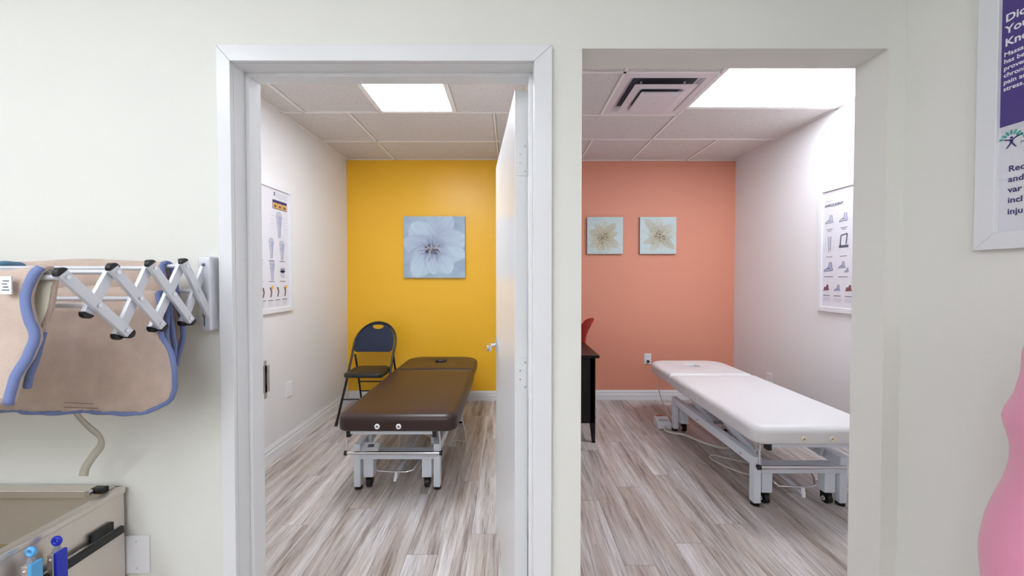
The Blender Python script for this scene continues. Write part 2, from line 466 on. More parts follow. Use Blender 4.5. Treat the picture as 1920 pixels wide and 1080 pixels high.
# baseboards
def baseboard(name, p0, p1, nrm, label):
    prof = [(0, 0), (0.015, 0), (0.015, 0.062), (0.011, 0.07), (0.011, 0.092), (0.006, 0.104), (0.006, 0.112), (0, 0.112)]
    p0 = Vector(p0); p1 = Vector(p1); n = Vector(nrm)
    mb = MB(); r = []
    for p in (p0, p1):
        r.append([p + n * a + Vector((0, 0, b)) for a, b in prof])
    mb.loft(r)
    return struct(mb.build(name, M['trim']), label)
baseboard('baseboard_left', (XL, YB, 0), (XL, YBL - 0.001, 0), (1, 0, 0), 'white moulded baseboard along the left wall of the yellow room')
baseboard('baseboard_back_left', (XL + 0.016, YBL, 0), (XP0, YBL, 0), (0, -1, 0), 'white moulded baseboard under the yellow wall')
baseboard('baseboard_back_right', (XP1, YBR, 0), (XR - 0.016, YBR, 0), (0, -1, 0), 'white moulded baseboard under the coral wall')
baseboard('baseboard_right', (XR, YB, 0), (XR, YBR - 0.001, 0), (-1, 0, 0), 'white moulded baseboard along the right wall of the coral room')
baseboard('baseboard_front', (NX0, YF, 0), (cxl, YF, 0), (0, -1, 0), 'white moulded baseboard of the near room')

# ceiling air diffuser
t = thing('air_diffuser', ((XV + XM) / 2, (Q0 + Q1) / 2, CZ), 'white square stepped air vent in the ceiling of the coral room', 'air vent')
ax0, ax1, ay0, ay1 = XV + T, XM - T, Q0 + T, Q1 - T
acx, acy = (ax0 + ax1) / 2, (ay0 + ay1) / 2
def sq(h, z, hy=None): 
    hy = hy or h
    return [(acx - h, acy - hy, z), (acx + h, acy - hy, z), (acx + h, acy + hy, z), (acx - h, acy + hy, z)]
hx, hy = (ax1 - ax0) / 2, (ay1 - ay0) / 2
MB().loft([sq(hx, CZ - 0.002, hy), sq(0.255, CZ - 0.004), sq(0.235, CZ + 0.02), sq(0.22, CZ + 0.025)], cap=False).build('mounting_panel', M['pvent'], t)
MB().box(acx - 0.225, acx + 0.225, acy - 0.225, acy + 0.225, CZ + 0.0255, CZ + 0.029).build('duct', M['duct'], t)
MB().loft([sq(0.208, CZ - 0.020), sq(0.212, CZ - 0.027), sq(0.16, CZ - 0.030), sq(0.135, CZ - 0.008), sq(0.14, CZ - 0.003), sq(0.165, CZ - 0.024)], cap=False).build('cone', M['pvent'], t)
pl = MB().loft([sq(0.144, CZ - 0.040), sq(0.148, CZ - 0.050), sq(0.142, CZ - 0.053)]).build('plaque', M['pvent'], t)
MB().torus((acx, acy, CZ - 0.053), 0.012, 0.002, 'z').build('screw_cap', M['pvent'], pl)
for a in (-1, 1):
    for b in (-1, 1):
        s = MB().box(acx + a * 0.15 - 0.006, acx + a * 0.15 + 0.006, acy + b * 0.15 - 0.006, acy + b * 0.15 + 0.006, CZ - 0.026, CZ + 0.026)
        s.build('hanger', M['pvent'], t)

# ---------------------------------------------------------------- treatment tables
def rrect(hx_, y0, y1, r0, r1, z, ins, k=8):
    """rounded rectangle ring, x in [-hx,hx], y in [y0,y1]; corner radii r0 (front), r1 (rear)"""
    X = hx_ - ins; a, b = y0 + ins, y1 - ins
    pts = []
    for (cx, cy, r, st) in ((X, a, max(r0 - ins, .004), -90), (X, b, max(r1 - ins, .004), 0), (-X, b, max(r1 - ins, .004), 90), (-X, a, max(r0 - ins, .004), 180)):
        ox = cx - r if cx > 0 else cx + r
        oy = cy + r if cy == a else cy - r
        for i in range(k + 1):
            th = math.radians(st + 90 * i / k)
            pts.append((ox + r * math.cos(th), oy + r * math.sin(th), z))
    return pts

def cushion(hx_, y0, y1, r0, r1, z0, z1, rt, hole=None):
    mb = MB(); rings = []
    n = 6
    rb = 0.018
    for i in range(n):
        th = math.pi / 2 * i / (n - 1)
        rings.append(rrect(hx_, y0, y1, r0, r1, z0 + rb * (1 - math.sin(th)), rb * (1 - math.cos(math.pi/2 - th))) if False else
                     rrect(hx_, y0, y1, r0, r1, z0 + rb * (1 - math.cos(th)), rb * (1 - math.sin(th))))
    for i in range(n + 2):
        th = math.pi / 2 * i / (n + 1)
        rings.append(rrect(hx_, y0, y1, r0, r1, z1 - rt + rt * math.sin(th), rt * (1 - math.cos(th))))
    if hole is None:
        # slightly crowned top
        rings.append(rrect(hx_, y0, y1, r0, r1, z1 + 0.003, rt + 0.07))
        mb.loft(rings, cap=True)
    else:
        hcx, hcy, hrx, hry = hole
        def hr(z, g):
            out = []
            for p in rings[-1] if False else rings[0]:
                a = math.atan2((p[1] - hcy), (p[0] - hcx))
                out.append((hcx + (hrx + g) * math.cos(a), hcy + (hry + g) * math.sin(a), z))
            return out
        rings += [hr(z1, 0.012), hr(z1 - 0.004, 0.004), hr(z1 - 0.012, 0), hr(z0 + 0.004, 0), hr(z0, 0.004)]
        mb.loft(rings, cap=False)
        n_ = len(rings[0]); m_ = len(rings) - 1
        mb.f += [(k, (k + 1) % n_, m_ * n_ + (k + 1) % n_, m_ * n_ + k) for k in range(n_)]
    return mb

def shift(mb, o):
    mb.v = [(x + o[0], y + o[1], z + o[2]) for x, y, z in mb.v]; return mb

def treatment_table(x, y, vinyl, grommet, label, fo):
    t = thing('treatment_table', (x, y, 0), label, 'treatment table', 'treatment tables')
    O = (x, y, 0)
    def B(mb, name, m_, parent=t, **k): return shift(mb, O).build(name, m_, parent, **k)
    ZB, ZT = 0.455, 0.56
    HX = 0.375
    mc = B(cushion(HX, 0.0, 1.155, 0.075, 0.02, ZB, ZT, 0.042), 'main_cushion', vinyl, smooth='all')
    B(cushion(HX - 0.006, 1.163, 1.735, 0.02, 0.17, ZB + 0.01, ZT - 0.002, 0.035, hole=(0.0, 1.50, 0.058, 0.085)), 'head_cushion', vinyl, smooth='all')
    # corner seams of the upholstery
    for s_ in (-1, 1):
        pts = []
        for i in range(9):
            a = i / 8
            pts.append((s_ * (HX + 0.0005 - 0.06 * a * a), 0.10 - 0.098 * a, ZT - 0.03 - 0.004 * math.sin(a * 3.14)))
    for gx in (-0.115, 0.018) if grommet == 'chrome' else (-0.10, 0.06):
        gm = M['plate'] if grommet == 'chrome' else M['lining']
        g = MB().torus((gx, -0.001, 0.49), 0.011, 0.006, 'y')
        g = B(g, 'grommet', gm, smooth='all')
        B(MB().cyl((gx, -0.002, 0.49), (gx, 0.004, 0.49), 0.008, 12), 'grommet_hole', M['black'] if grommet == 'chrome' else M['brass'], g)
    fx = fo
    # upper frame under the cushions
    uf = MB()
    uf.box(fx - 0.26, fx + 0.26, 0.055, 0.085, 0.418, 0.452)
    for s_ in (-1, 1):
        uf.box(fx + s_ * 0.25 - 0.015, fx + s_ * 0.25 + 0.015, 0.085, 1.10, 0.418, 0.452)
        uf.box(fx + s_ * 0.25 - 0.015, fx + s_ * 0.25 + 0.015, 1.18, 1.62, 0.43, 0.46)
    uf.box(fx - 0.235, fx + 0.235, 1.07, 1.10, 0.418, 0.452).box(fx - 0.235, fx + 0.235, 0.55, 0.58, 0.418, 0.45).box(fx - 0.235, fx + 0.235, 1.55, 1.58, 0.43, 0.46)
    B(uf, 'upper_frame', M['white_metal'], bevel=0.002)
    for s_ in (-1, 1):
        B(MB().box(fx + s_ * 0.272 - 0.012, fx + s_ * 0.272 + 0.012, 0.053, 0.088, 0.40, 0.452), 'corner_block', M['black'])
    # base: legs, side rails, crossbars
    LY0, LY1 = 0.19, 1.32
    LX = 0.265
    for s_ in (-1, 1):
        for ly in (LY0, LY1):
            lg = B(MB().box(fx + s_ * LX - 0.022, fx + s_ * LX + 0.022, ly - 0.024, ly + 0.024, 0.018, 0.245), 'leg', M['white_metal'], bevel=0.003)
            B(MB().cyl((fx + s_ * LX, ly, 0), (fx + s_ * LX, ly, 0.018), 0.026, 16), 'foot_pad', M['black'], lg, smooth=True)
        rl = B(MB().box(fx + s_ * LX - 0.022, fx + s_ * LX + 0.022, LY0 - 0.024, LY1 + 0.024, 0.245, 0.305), 'side_rail', M['white_metal'], bevel=0.003)
        for by in (0.30, 0.86):
            B(MB().cyl((fx + s_ * (LX + 0.021), by, 0.27), (fx + s_ * (LX + 0.026), by, 0.27), 0.008, 10), 'bolt', M['chrome'], rl, smooth=True)
    for cy in (LY0 + 0.02, LY1 - 0.02):
        B(MB().box(fx - LX + 0.0222, fx + LX - 0.0222, cy - 0.045, cy + 0.045, 0.205, 0.245), 'crossbar', M['white_metal'], bevel=0.003)
        for s_ in (-1, 1):
            px = fx + s_ * 0.195
            po = B(MB().box(px - 0.033, px + 0.033, cy - 0.028, cy + 0.028, 0.075, 0.2045), 'caster_post', M['white_metal'], bevel=0.003)
            cs = MB().cyl((px, cy, 0.06), (px, cy, 0.076), 0.02, 12)
            cs.box(px - 0.021, px - 0.015, cy - 0.02, cy + 0.022, 0.024, 0.066).box(px + 0.015, px + 0.021, cy - 0.02, cy + 0.022, 0.024, 0.066).box(px - 0.021, px + 0.021, cy - 0.02, cy + 0.02, 0.058, 0.066)
            B(cs, 'caster_fork', M['black'], po, bevel=0.001)
            B(MB().cyl((px - 0.014, cy - 0.004, 0.031), (px + 0.014, cy - 0.004, 0.031), 0.031, 20), 'caster_wheel', M['black'], po, smooth=True)
            B(MB().torus((px - 0.0215, cy - 0.004, 0.031), 0.010, 0.003, 'x', 14, 6), 'wheel_hub', M['plate'], po, smooth='all')
    # lifting arms
    for s_ in (-1, 1):
        ax = fx + s_ * 0.215
        B(MB().beam((ax, 0.27, 0.285), (ax, 0.86, 0.43), 0.022, 0.05), 'lift_arm', M['white_metal'], bevel=0.002)
        B(MB().beam((ax, 0.77, 0.285), (ax, 1.36, 0.43), 0.022, 0.05), 'lift_arm', M['white_metal'], bevel=0.002)
    B(MB().cyl((fx - 0.21, 0.86, 0.415), (fx + 0.21, 0.86, 0.415), 0.014, 12), 'cross_shaft', M['grey_metal'], smooth=True)
    B(MB().cyl((fx - 0.21, 0.77, 0.285), (fx + 0.21, 0.77, 0.285), 0.014, 12), 'cross_shaft', M['grey_metal'], smooth=True)
    ac = B(MB().beam((fx + 0.03, 0.56, 0.275), (fx + 0.03, 1.00, 0.33), 0.07, 0.07), 'actuator', M['grey_metal'], bevel=0.006)
    B(MB().cyl((fx + 0.03, 1.0, 0.33), (fx + 0.03, 1.18, 0.35), 0.013, 12), 'actuator_rod', M['chrome'], ac, smooth=True)
    # chrome foot rail hung under the foot end
    ry = 0.095
    fr = B(MB().cyl((fx - 0.30, ry, 0.281), (fx + 0.30, ry, 0.281), 0.0115, 14), 'foot_rail', M['chrome'], smooth=True)
    for s_ in (-1, 1):
        B(MB().tube([(fx + s_ * 0.302, ry, 0.281), (fx + s_ * 0.300, ry + 0.005, 0.36), (fx + s_ * 0.288, ry + 0.01, 0.452)], 0.006, 10), 'rail_hanger', M['chrome'], fr, smooth=True)
        B(MB().cyl((fx + s_ * 0.298, ry, 0.281), (fx + s_ * 0.314, ry, 0.281), 0.016, 14), 'rail_cap', M['black'], fr, smooth=True)
    # caster pedal bar and its lever
    pb = B(MB().tube([(fx - 0.155, 0.30, 0.17), (fx - 0.150, 0.21, 0.145), (fx - 0.13, 0.175, 0.122), (fx, 0.17, 0.118), (fx + 0.06, 0.17, 0.119), (fx + 0.10, 0.18, 0.124), (fx + 0.125, 0.22, 0.15), (fx + 0.14, 0.30, 0.18)], 0.006, 10), 'pedal_bar', M['chrome'], smooth=True)
    B(MB().beam((fx + 0.0, 0.14, 0.095), (fx + 0.01, 1.25, 0.19), 0.024, 0.012), 'lever_bar', M['white_metal'], pb)
    B(MB().cyl((fx - 0.005, 0.135, 0.075), (fx + 0.002, 0.15, 0.125), 0.010, 12), 'pedal_knob', M['plate'], pb, smooth=True)
    # drive cable looping under the frame
    return t

tl = treatment_table(-0.705, 2.30, M['brownvinyl'], 'chrome', 'dark brown-black padded treatment table on a white lifting frame', -0.045)
trr = treatment_table(1.775, 2.12, M['whitevinyl'], 'brass', 'white padded treatment table on a white lifting frame', 0.015)

def smooth_path(pts, n=6):
    P = [Vector(p) for p in pts]; out = []
    for i in range(len(P) - 1):
        p0 = P[max(i - 1, 0)]; p1 = P[i]; p2 = P[i + 1]; p3 = P[min(i + 2, len(P) - 1)]
        for k in range(n):
            t_ = k / n
            out.append(0.5 * ((2 * p1) + (p2 - p0) * t_ + (2 * p0 - 5 * p1 + 4 * p2 - p3) * t_ ** 2 + (3 * p1 - p0 - 3 * p2 + p3) * t_ ** 3))
    out.append(P[-1]); return out

# cords belonging to the tables
MB().tube(smooth_path([(1.47, 3.68, 0.44), (1.45, 3.66, 0.38), (1.475, 3.62, 0.22), (1.55, 3.58, 0.06), (1.60, 3.50, 0.006)]), 0.005, 8).build('power_cord', M['cord'], trr, smooth=True)
MB().tube(smooth_path([(1.45, 3.46, 0.02), (1.42, 3.40, 0.012), (1.47, 3.34, 0.012), (1.55, 3.30, 0.012), (1.64, 3.14, 0.012), (1.73, 3.05, 0.014), (1.80, 3.05, 0.02), (1.85, 3.1, 0.08)]), 0.011, 10).build('drive_cable', M['cord'], trr, smooth=True)
MB().tube(smooth_path([(1.80, 2.60, 0.008), (1.66, 2.68, 0.006), (1.56, 2.86, 0.006), (1.60, 2.94, 0.006), (1.70, 2.88, 0.006), (1.8, 2.8, 0.01)]), 0.005, 8).build('drive_cable', M['cord'], trr, smooth=True)
MB().tube(smooth_path([(1.62, 2.72, 0.44), (1.60, 2.58, 0.405), (1.565, 2.44, 0.39), (1.55, 2.34, 0.345), (1.56, 2.31, 0.31)]), 0.005, 8).build('drive_cable', M['cord'], trr, smooth=True)
MB().tube(smooth_path([(-0.42, 3.15, 0.43), (-0.40, 3.05, 0.30), (-0.37, 3.10, 0.12), (-0.38, 3.18, 0.006), (-0.46, 3.20, 0.006), (-0.56, 3.10, 0.006), (-0.66, 3.0, 0.006)]), 0.005, 8).build('power_cord', M['cord'], tl, smooth=True)
MB().tube(smooth_path([(-0.82, 2.75, 0.42), (-0.83, 2.8, 0.2), (-0.86, 2.85, 0.01)]), 0.007, 8).build('drive_cable', M['cord'], tl, smooth=True)
MB().tube(smooth_path([(-0.70, 2.72, 0.40), (-0.68, 2.76, 0.28), (-0.62, 2.85, 0.20), (-0.60, 3.0, 0.1), (-0.60, 3.1, 0.008)]), 0.006, 8).build('drive_cable', M['cord'], tl, smooth=True)

# white control boxes
t = thing('control_box', (1.43, 3.52, 0), 'white plastic foot control box on the floor by the white table', 'control box')
MB().prism([(3.455, 0), (3.585, 0), (3.585, 0.075), (3.54, 0.09), (3.47, 0.06), (3.455, 0.05)], 'x', 1.375, 1.50).build('case', M['plate'], t, bevel=0.006)
MB().beam((1.395, 3.49, 0.072), (1.48, 3.49, 0.072), 0.03, 0.008).build('pedal', M['inkg'], t, bevel=0.002)
MB().box(1.405, 1.455, 3.5535, 3.575, 0.08, 0.089).build('red_switch', M['red'], t)
t = thing('hand_control', (-0.93, 2.60, 0.245), 'small white hand control lying on the frame of the brown table', 'hand control')
MB().prism([(2.485, 0.2455), (2.555, 0.2455), (2.555, 0.28), (2.53, 0.29), (2.485, 0.262)], 'x', -1.0, -0.88).build('case', M['plate'], t, bevel=0.004)
MB().beam((-0.955, 2.508, 0.2765), (-0.915, 2.508, 0.2765), 0.02, 0.006, up=(0, -0.5, 1)).build('display', M['ink'], t)

# ---------------------------------------------------------------- folding chair
t = thing('folding_chair', (-1.43, 3.85, 0), 'black folding chair with navy fabric back beside the brown table', 'chair')
XA, XB = -1.64, -1.215
def cy_(z): return 3.52 + 0.56 * z / 0.92
arch = [(XA - 0.005, cy_(0.012), 0.012), (XA, cy_(0.3), 0.3), (XA, cy_(0.60), 0.60), (XA - 0.004, cy_(0.66), 0.66)]
xc = (XA + XB) / 2; rw = (XB - XA) / 2
for i in range(15):
    a = math.pi - math.pi * i / 14
    z = 0.715 + 0.205 * math.sin(a)
    arch.append((xc + (rw + 0.004) * math.cos(a), cy_(z), z))
arch += [(XB + 0.004, cy_(0.66), 0.66), (XB, cy_(0.60), 0.60), (XB, cy_(0.3), 0.3), (XB + 0.005, cy_(0.012), 0.012)]
MB().tube(arch, 0.0115, 12).build('front_leg_and_back_frame', M['blackpaint'], t, smooth='all')
for x in (XA - 0.005, XB + 0.005):
    MB().cyl((x, cy_(0.0), 0), (x, cy_(0.035), 0.035), 0.0145, 12).build('foot_cap', M['black'], t, smooth=True)
for sx, x, x2 in ((-1, XA + 0.012, XA - 0.025), (1, XB - 0.012, XB + 0.025)):
    MB().tube([(x, 3.93, 0.60), (x, 3.98, 0.46), (x2, 4.19, 0.012)], 0.0105, 12).build('rear_leg', M['blackpaint'], t, smooth='all')
    MB().cyl((x2, 4.193, 0.0), (x2, 4.178, 0.035), 0.0135, 12).build('foot_cap', M['black'], t, smooth=True)
# backrest panel, arched, with a hand hold
def bpt(u, v, off):   # u -1..1, v height
    z = v
    return (xc + u, cy_(z) - 0.012 - off + 0.018 * (1 - (u / rw) ** 2), z)
bm_ = MB()
rows = 22; cols = 24
front = []; 
def halfw(z):
    if z < 0.715: return rw - 0.012
    s_ = (z - 0.715) / 0.196
    return (rw - 0.012) * math.sqrt(max(0.0, 1 - s_ * s_))
outline = []
zb, zt = 0.632, 0.905
n_o = 40
pts_o = [(-(rw - 0.012), zb + 0.02), (-(rw - 0.03), zb), (rw - 0.03, zb), (rw - 0.012, zb + 0.02)]
outer = []
for i in range(n_o + 1):   # arch right to left over the top
    a = math.pi * i / n_o
    outer.append(((rw - 0.012) * math.cos(a), 0.715 + 0.196 * math.sin(a)))
for i in range(1, 8): outer.append((-(rw - 0.012), 0.715 - (0.715 - zb - 0.02) * i / 7))
for i in range(1, 20): outer.append((-(rw - 0.02) + 2 * (rw - 0.02) * i / 20, zb))
for i in range(7, 0, -1): outer.append((rw - 0.012, 0.715 - (0.715 - zb - 0.02) * i / 7))
hc = (0.0, 0.884)
hole = []
for (u, z) in outer:
    a = math.atan2(z - hc[1], u - hc[0])
    # half-moon: flat on top, rounded below
    r = 1 / math.sqrt((math.cos(a) / 0.062) ** 2 + (math.sin(a) / (0.011 if math.sin(a) > 0 else 0.033)) ** 2)
    hole.append((hc[0] + r * math.cos(a), hc[1] + r * math.sin(a)))
mid = [((a[0] * 0.5 + b[0] * 0.5), (a[1] * 0.5 + b[1] * 0.5)) for a, b in zip(outer, hole)]
out2 = [((a[0] * 0.94 + b[0] * 0.06), (a[1] * 0.94 + b[1] * 0.06)) for a, b in zip(outer, hole)]
in2 = [((a[0] * 0.08 + b[0] * 0.92), (a[1] * 0.08 + b[1] * 0.92)) for a, b in zip(outer, hole)]
rings = [[bpt(u, z, o_) for (u, z) in R] for R, o_ in ((outer, 0.0), (outer, 0.008), (out2, 0.016), (mid, 0.02), (in2, 0.016), (hole, 0.008), (hole, -0.004), (mid, -0.004), (outer, 0.0))]
MB().loft(rings, cap=False).build('backrest', M['navy'], t, smooth=True)
# seat
sc = cushion(0.185, 3.55, 3.905, 0.05, 0.09, 0.448, 0.492, 0.022)
shift(sc, (-1.412, 0, 0)).build('seat', M['blackvinyl'], t, smooth='all')
sp_ = MB().box(-1.59, -1.235, 3.60, 3.88, 0.440, 0.4478).build('seat_pan', M['blackpaint'], t)
for nm, z, y, x0, x1 in (('front_stretcher', 0.215, cy_(0.215), XA, XB), ('rear_stretcher', 0.275, 3.98 + 0.21 * (0.46 - 0.275) / 0.448, XA - 0.005, XB + 0.005), ('rear_stretcher', 0.155, 3.98 + 0.21 * (0.46 - 0.155) / 0.448, XA - 0.015, XB + 0.015)):
    MB().cyl((x0, y, z), (x1, y, z), 0.007, 10).build(nm, M['blackpaint'], t, smooth=True)

# ---------------------------------------------------------------- desk and red chair
t = thing('desk', (0.49, 3.5, 0), 'black-brown wooden desk with tapered legs against the partition', 'desk')
dx0, dx1, dy0, dy1 = 0.222, 0.757, 3.15, 3.77
MB().box(dx0, dx1, dy0, dy1, 0.727, 0.752).build('desk_top', M['darkwood'], t, bevel=0.003)
MB().box(dx0 + 0.03, dx1 - 0.036, dy0 + 0.02, dy0 + 0.036, 0.168, 0.727).build('end_panel', M['darkwood'], t, bevel=0.002)
MB().box(dx0 + 0.03, dx1 - 0.036, dy1 - 0.036, dy1 - 0.02, 0.168, 0.727).build('end_panel', M['darkwood'], t, bevel=0.002)
MB().box(dx0 + 0.02, dx0 + 0.03, dy0 + 0.02, dy1 - 0.02, 0.168, 0.727).build('back_panel', M['darkwood'], t, bevel=0.001)
for i in range(3):
    z0 = 0.175 + i * 0.184
    d = MB().box(dx1 - 0.036, dx1 - 0.022, dy0 + 0.06, dy1 - 0.06, z0, z0 + 0.176).build('drawer', M['darkwood'], t, bevel=0.002)
    MB().cyl((dx1 - 0.022, (dy0 + dy1) / 2, z0 + 0.09), (dx1 - 0.004, (dy0 + dy1) / 2, z0 + 0.09), 0.011, 12).build('knob', M['nickel'], d, smooth=True)
for x in (dx0 + 0.03, dx1 - 0.03):
    for y, sg in ((dy0 + 0.02, 1), (dy1 - 0.02, -1)):
        inx = 1 if x < 0.5 else -1
        r = []
        for z, w in ((0.0, 0.026), (0.16, 0.042), (0.727, 0.046)):
            r.append([(x, y, z), (x + inx * w, y, z), (x + inx * w, y + sg * w, z), (x, y + sg * w, z)])
        MB().loft(r).build('leg', M['darkwood'], t)

t = thing('red_chair', (0.62, 4.0, 0), 'red moulded plastic chair behind the black desk', 'chair')
prof = [(0.34, 0.455), (0.36, 0.475), (0.45, 0.47), (0.55, 0.455), (0.65, 0.45), (0.72, 0.47), (0.762, 0.53), (0.785, 0.62), (0.800, 0.72), (0.815, 0.80), (0.845, 0.89), (0.892, 0.975)]
prof = smooth_path([(a, 0, b) for a, b in prof], 4)
G = []
for i, p in enumerate(prof):
    fr_ = i / (len(prof) - 1)
    row = []
    hw = 0.205 if fr_ < 0.8 else 0.205 - 0.05 * ((fr_ - 0.8) / 0.2) ** 2
    for j in range(13):
        s_ = -1 + 2 * j / 12
        back = max(0.0, min(1.0, (fr_ - 0.45) / 0.2))
        row.append((p.x - back * 0.055 * (s_ * s_) - 0.0, 4.0 + hw * s_, p.z + (1 - back) * 0.018 * (s_ * s_) - (0.04 * s_ * s_ if fr_ > 0.93 else 0)))
    G.append(row)
MB().grid(G).build('shell', M['red'], t, smooth='all', solid=0.007)
for x, x2 in ((0.45, 0.40), (0.68, 0.74)):
    for y, y2 in ((3.87, 3.84), (4.13, 4.16)):
        MB().tube([(x, y, 0.455), (x2, y2, 0.0)], 0.011, 10).build('leg', M['chrome'], t, smooth=True)

# ---------------------------------------------------------------- wall plates
def outlet(x, y, z, nrm, label, kind, w=0.078, h=0.122):
    t = thing('wall_plate', (x, y, z), label, 'wall plate')
    n = Vector(nrm); s = n.cross(Vector((0, 0, 1))); c = Vector((x, y, z))
    def b(u0, u1, v0, v1, d0, d1):
        q = []
        for d in (d0, d1):
            for u, v in ((u0, v0), (u1, v0), (u1, v1), (u0, v1)):
                q.append(c + s * u + Vector((0, 0, v)) + n * d)
        return MB().add(q, [(0, 3, 2, 1), (4, 5, 6, 7), (0, 1, 5, 4), (1, 2, 6, 5), (2, 3, 7, 6), (3, 0, 4, 7)])
    b(-w / 2, w / 2, -h / 2, h / 2, 0, 0.007).build('plate', M['plate'], t, bevel=0.002)
    if kind == 'duplex':
        for v in (-0.026, 0.026):
            r = b(-0.017, 0.017, v - 0.016, v + 0.016, 0.007, 0.009).build('receptacle', M['plate'], t, bevel=0.002)
            mb = b(-0.009, -0.006, v - 0.004, v + 0.008, 0.009, 0.0093); mb2 = b(0.006, 0.009, v - 0.004, v + 0.008, 0.009, 0.0093)
            mb.add(mb2.v, mb2.f); mb.build('slot', M['slot'], r)
        b(-0.014, 0.014, -0.042, -0.012, 0.0095, 0.03).build('plug', M['slot'], t, bevel=0.003)
    else:
        for v in (-0.042, 0.042):
            mb = MB().cyl(c + n * 0.007 + Vector((0, 0, v)), c + n * 0.008 + Vector((0, 0, v)), 0.003, 8)
            mb.build('screw', M['inkg'], t)
    return t
outlet(1.585, YBR, 0.472, (0, -1, 0), 'white electrical outlet with a grey plug on the coral wall', 'duplex')
outlet(XL, 3.12, 0.476, (1, 0, 0), 'blank white wall plate low on the left wall below the knee poster', 'blank')
outlet(XR, 3.70, 0.40, (-1, 0, 0), 'white wall plate low on the right wall behind the white table', 'blank')
outlet(-1.157, YF, 0.553, (0, -1, 0), 'white wall plate beside the steel tank and the door casing', 'blank', 0.076, 0.118)

# ---------------------------------------------------------------- canvases
rs = np.random.RandomState(3)
def vnoise(u, v, sc, seed):
    r = np.random.RandomState(seed); n = int(sc) + 3
    g = r.rand(n, n)
    x = u * sc; y = v * sc; xi = np.floor(x).astype(int); yi = np.floor(y).astype(int)
    fx = x - xi; fy = y - yi; fx = fx * fx * (3 - 2 * fx); fy = fy * fy * (3 - 2 * fy)
    xi = np.clip(xi, 0, n - 2); yi = np.clip(yi, 0, n - 2)
    return (g[yi, xi] * (1 - fx) + g[yi, xi + 1] * fx) * (1 - fy) + (g[yi + 1, xi] * (1 - fx) + g[yi + 1, xi + 1] * fx) * fy

def flower(n, cx, cy, petals, bgA, bgB, pal, stroke, seed, dark):
    u, v = np.meshgrid(np.linspace(0, 1, n), np.linspace(0, 1, n))
    nz = 0.6 * vnoise(u, v, 5, seed) + 0.4 * vnoise(u, v, 14, seed + 1)
    C = np.array(bgA)[None, None] * (1 - nz[..., None]) + np.array(bgB)[None, None] * nz[..., None]
    for i, (ang_, ln, wd, tone) in enumerate(petals):
        a = math.radians(ang_)
        du, dv = u - cx, v - cy
        du = du + 0.03 * (vnoise(u, v, 7, seed + 11 + i) - 0.5); dv = dv + 0.03 * (vnoise(u, v, 7, seed + 31 + i) - 0.5)
        s = (du * math.cos(a) + dv * math.sin(a)) / ln; w = (-du * math.sin(a) + dv * math.cos(a)) / wd
        prof_ = np.where((s > 0) & (s < 1), np.sqrt(np.clip(np.sin(np.pi * np.clip(s, 0, 1) ** 0.75), 0, 1)), 0)
        d = prof_ - np.abs(w)
        mask = np.clip(d / 0.08, 0, 1) * (s > 0)
        streak = vnoise(np.clip(w * 0.5 + 0.5, 0, 1), np.clip(s * 0.2, 0, 1), 18, seed + 50 + i)
        light = 0.30 + 0.7 * np.clip(s, 0, 1) ** 0.6 + 0.25 * (streak - 0.5)
        edge = np.clip(d / 0.22, 0, 1)
        light = light * (0.80 + 0.20 * edge)
        light = np.clip(light * tone, 0, 1.05)
        col = np.array(pal[0])[None, None] * (1 - light[..., None]) + np.array(pal[1])[None, None] * light[..., None]
        C = C * (1 - mask[..., None]) + col * mask[..., None]
    r = np.random.RandomState(seed + 99)
    for i in range(70):
        a = r.rand() * 6.283; rr = stroke * (0.5 + 1.1 * r.rand())
        px_, py_ = cx + rr * math.cos(a), cy + rr * math.sin(a)
        col = np.array(pal[0]) * (0.82 + 0.3 * r.rand()); ln = 0.05 + 0.07 * r.rand(); wd = 0.005 + 0.008 * r.rand()
        du, dv = u - px_, v - py_
        s = (du * math.cos(a) + dv * math.sin(a)) / ln; w = (-du * math.sin(a) + dv * math.cos(a)) / wd
        mk = np.clip(1.2 - (s * s + w * w), 0, 1)[..., None] * 0.45
        C = C * (1 - mk) + col * mk
    for i in range(120):
        a = r.rand() * 6.283; rr = (r.rand() ** 0.8) * stroke
        px_, py_ = cx + rr * math.cos(a), cy + rr * math.sin(a) * 0.8
        col = np.array(dark[r.randint(len(dark))])
        ln = 0.012 + 0.02 * r.rand(); wd = 0.006 + 0.004 * r.rand()
        du, dv = u - px_, v - py_
        s = (du * math.cos(a) + dv * math.sin(a)) / ln; w = (-du * math.sin(a) + dv * math.cos(a)) / wd
        mk = np.clip(1.4 - (s * s + w * w), 0, 1)[..., None] * 0.85
        C = C * (1 - mk) + col * mk
    return np.clip(C, 0, 255)

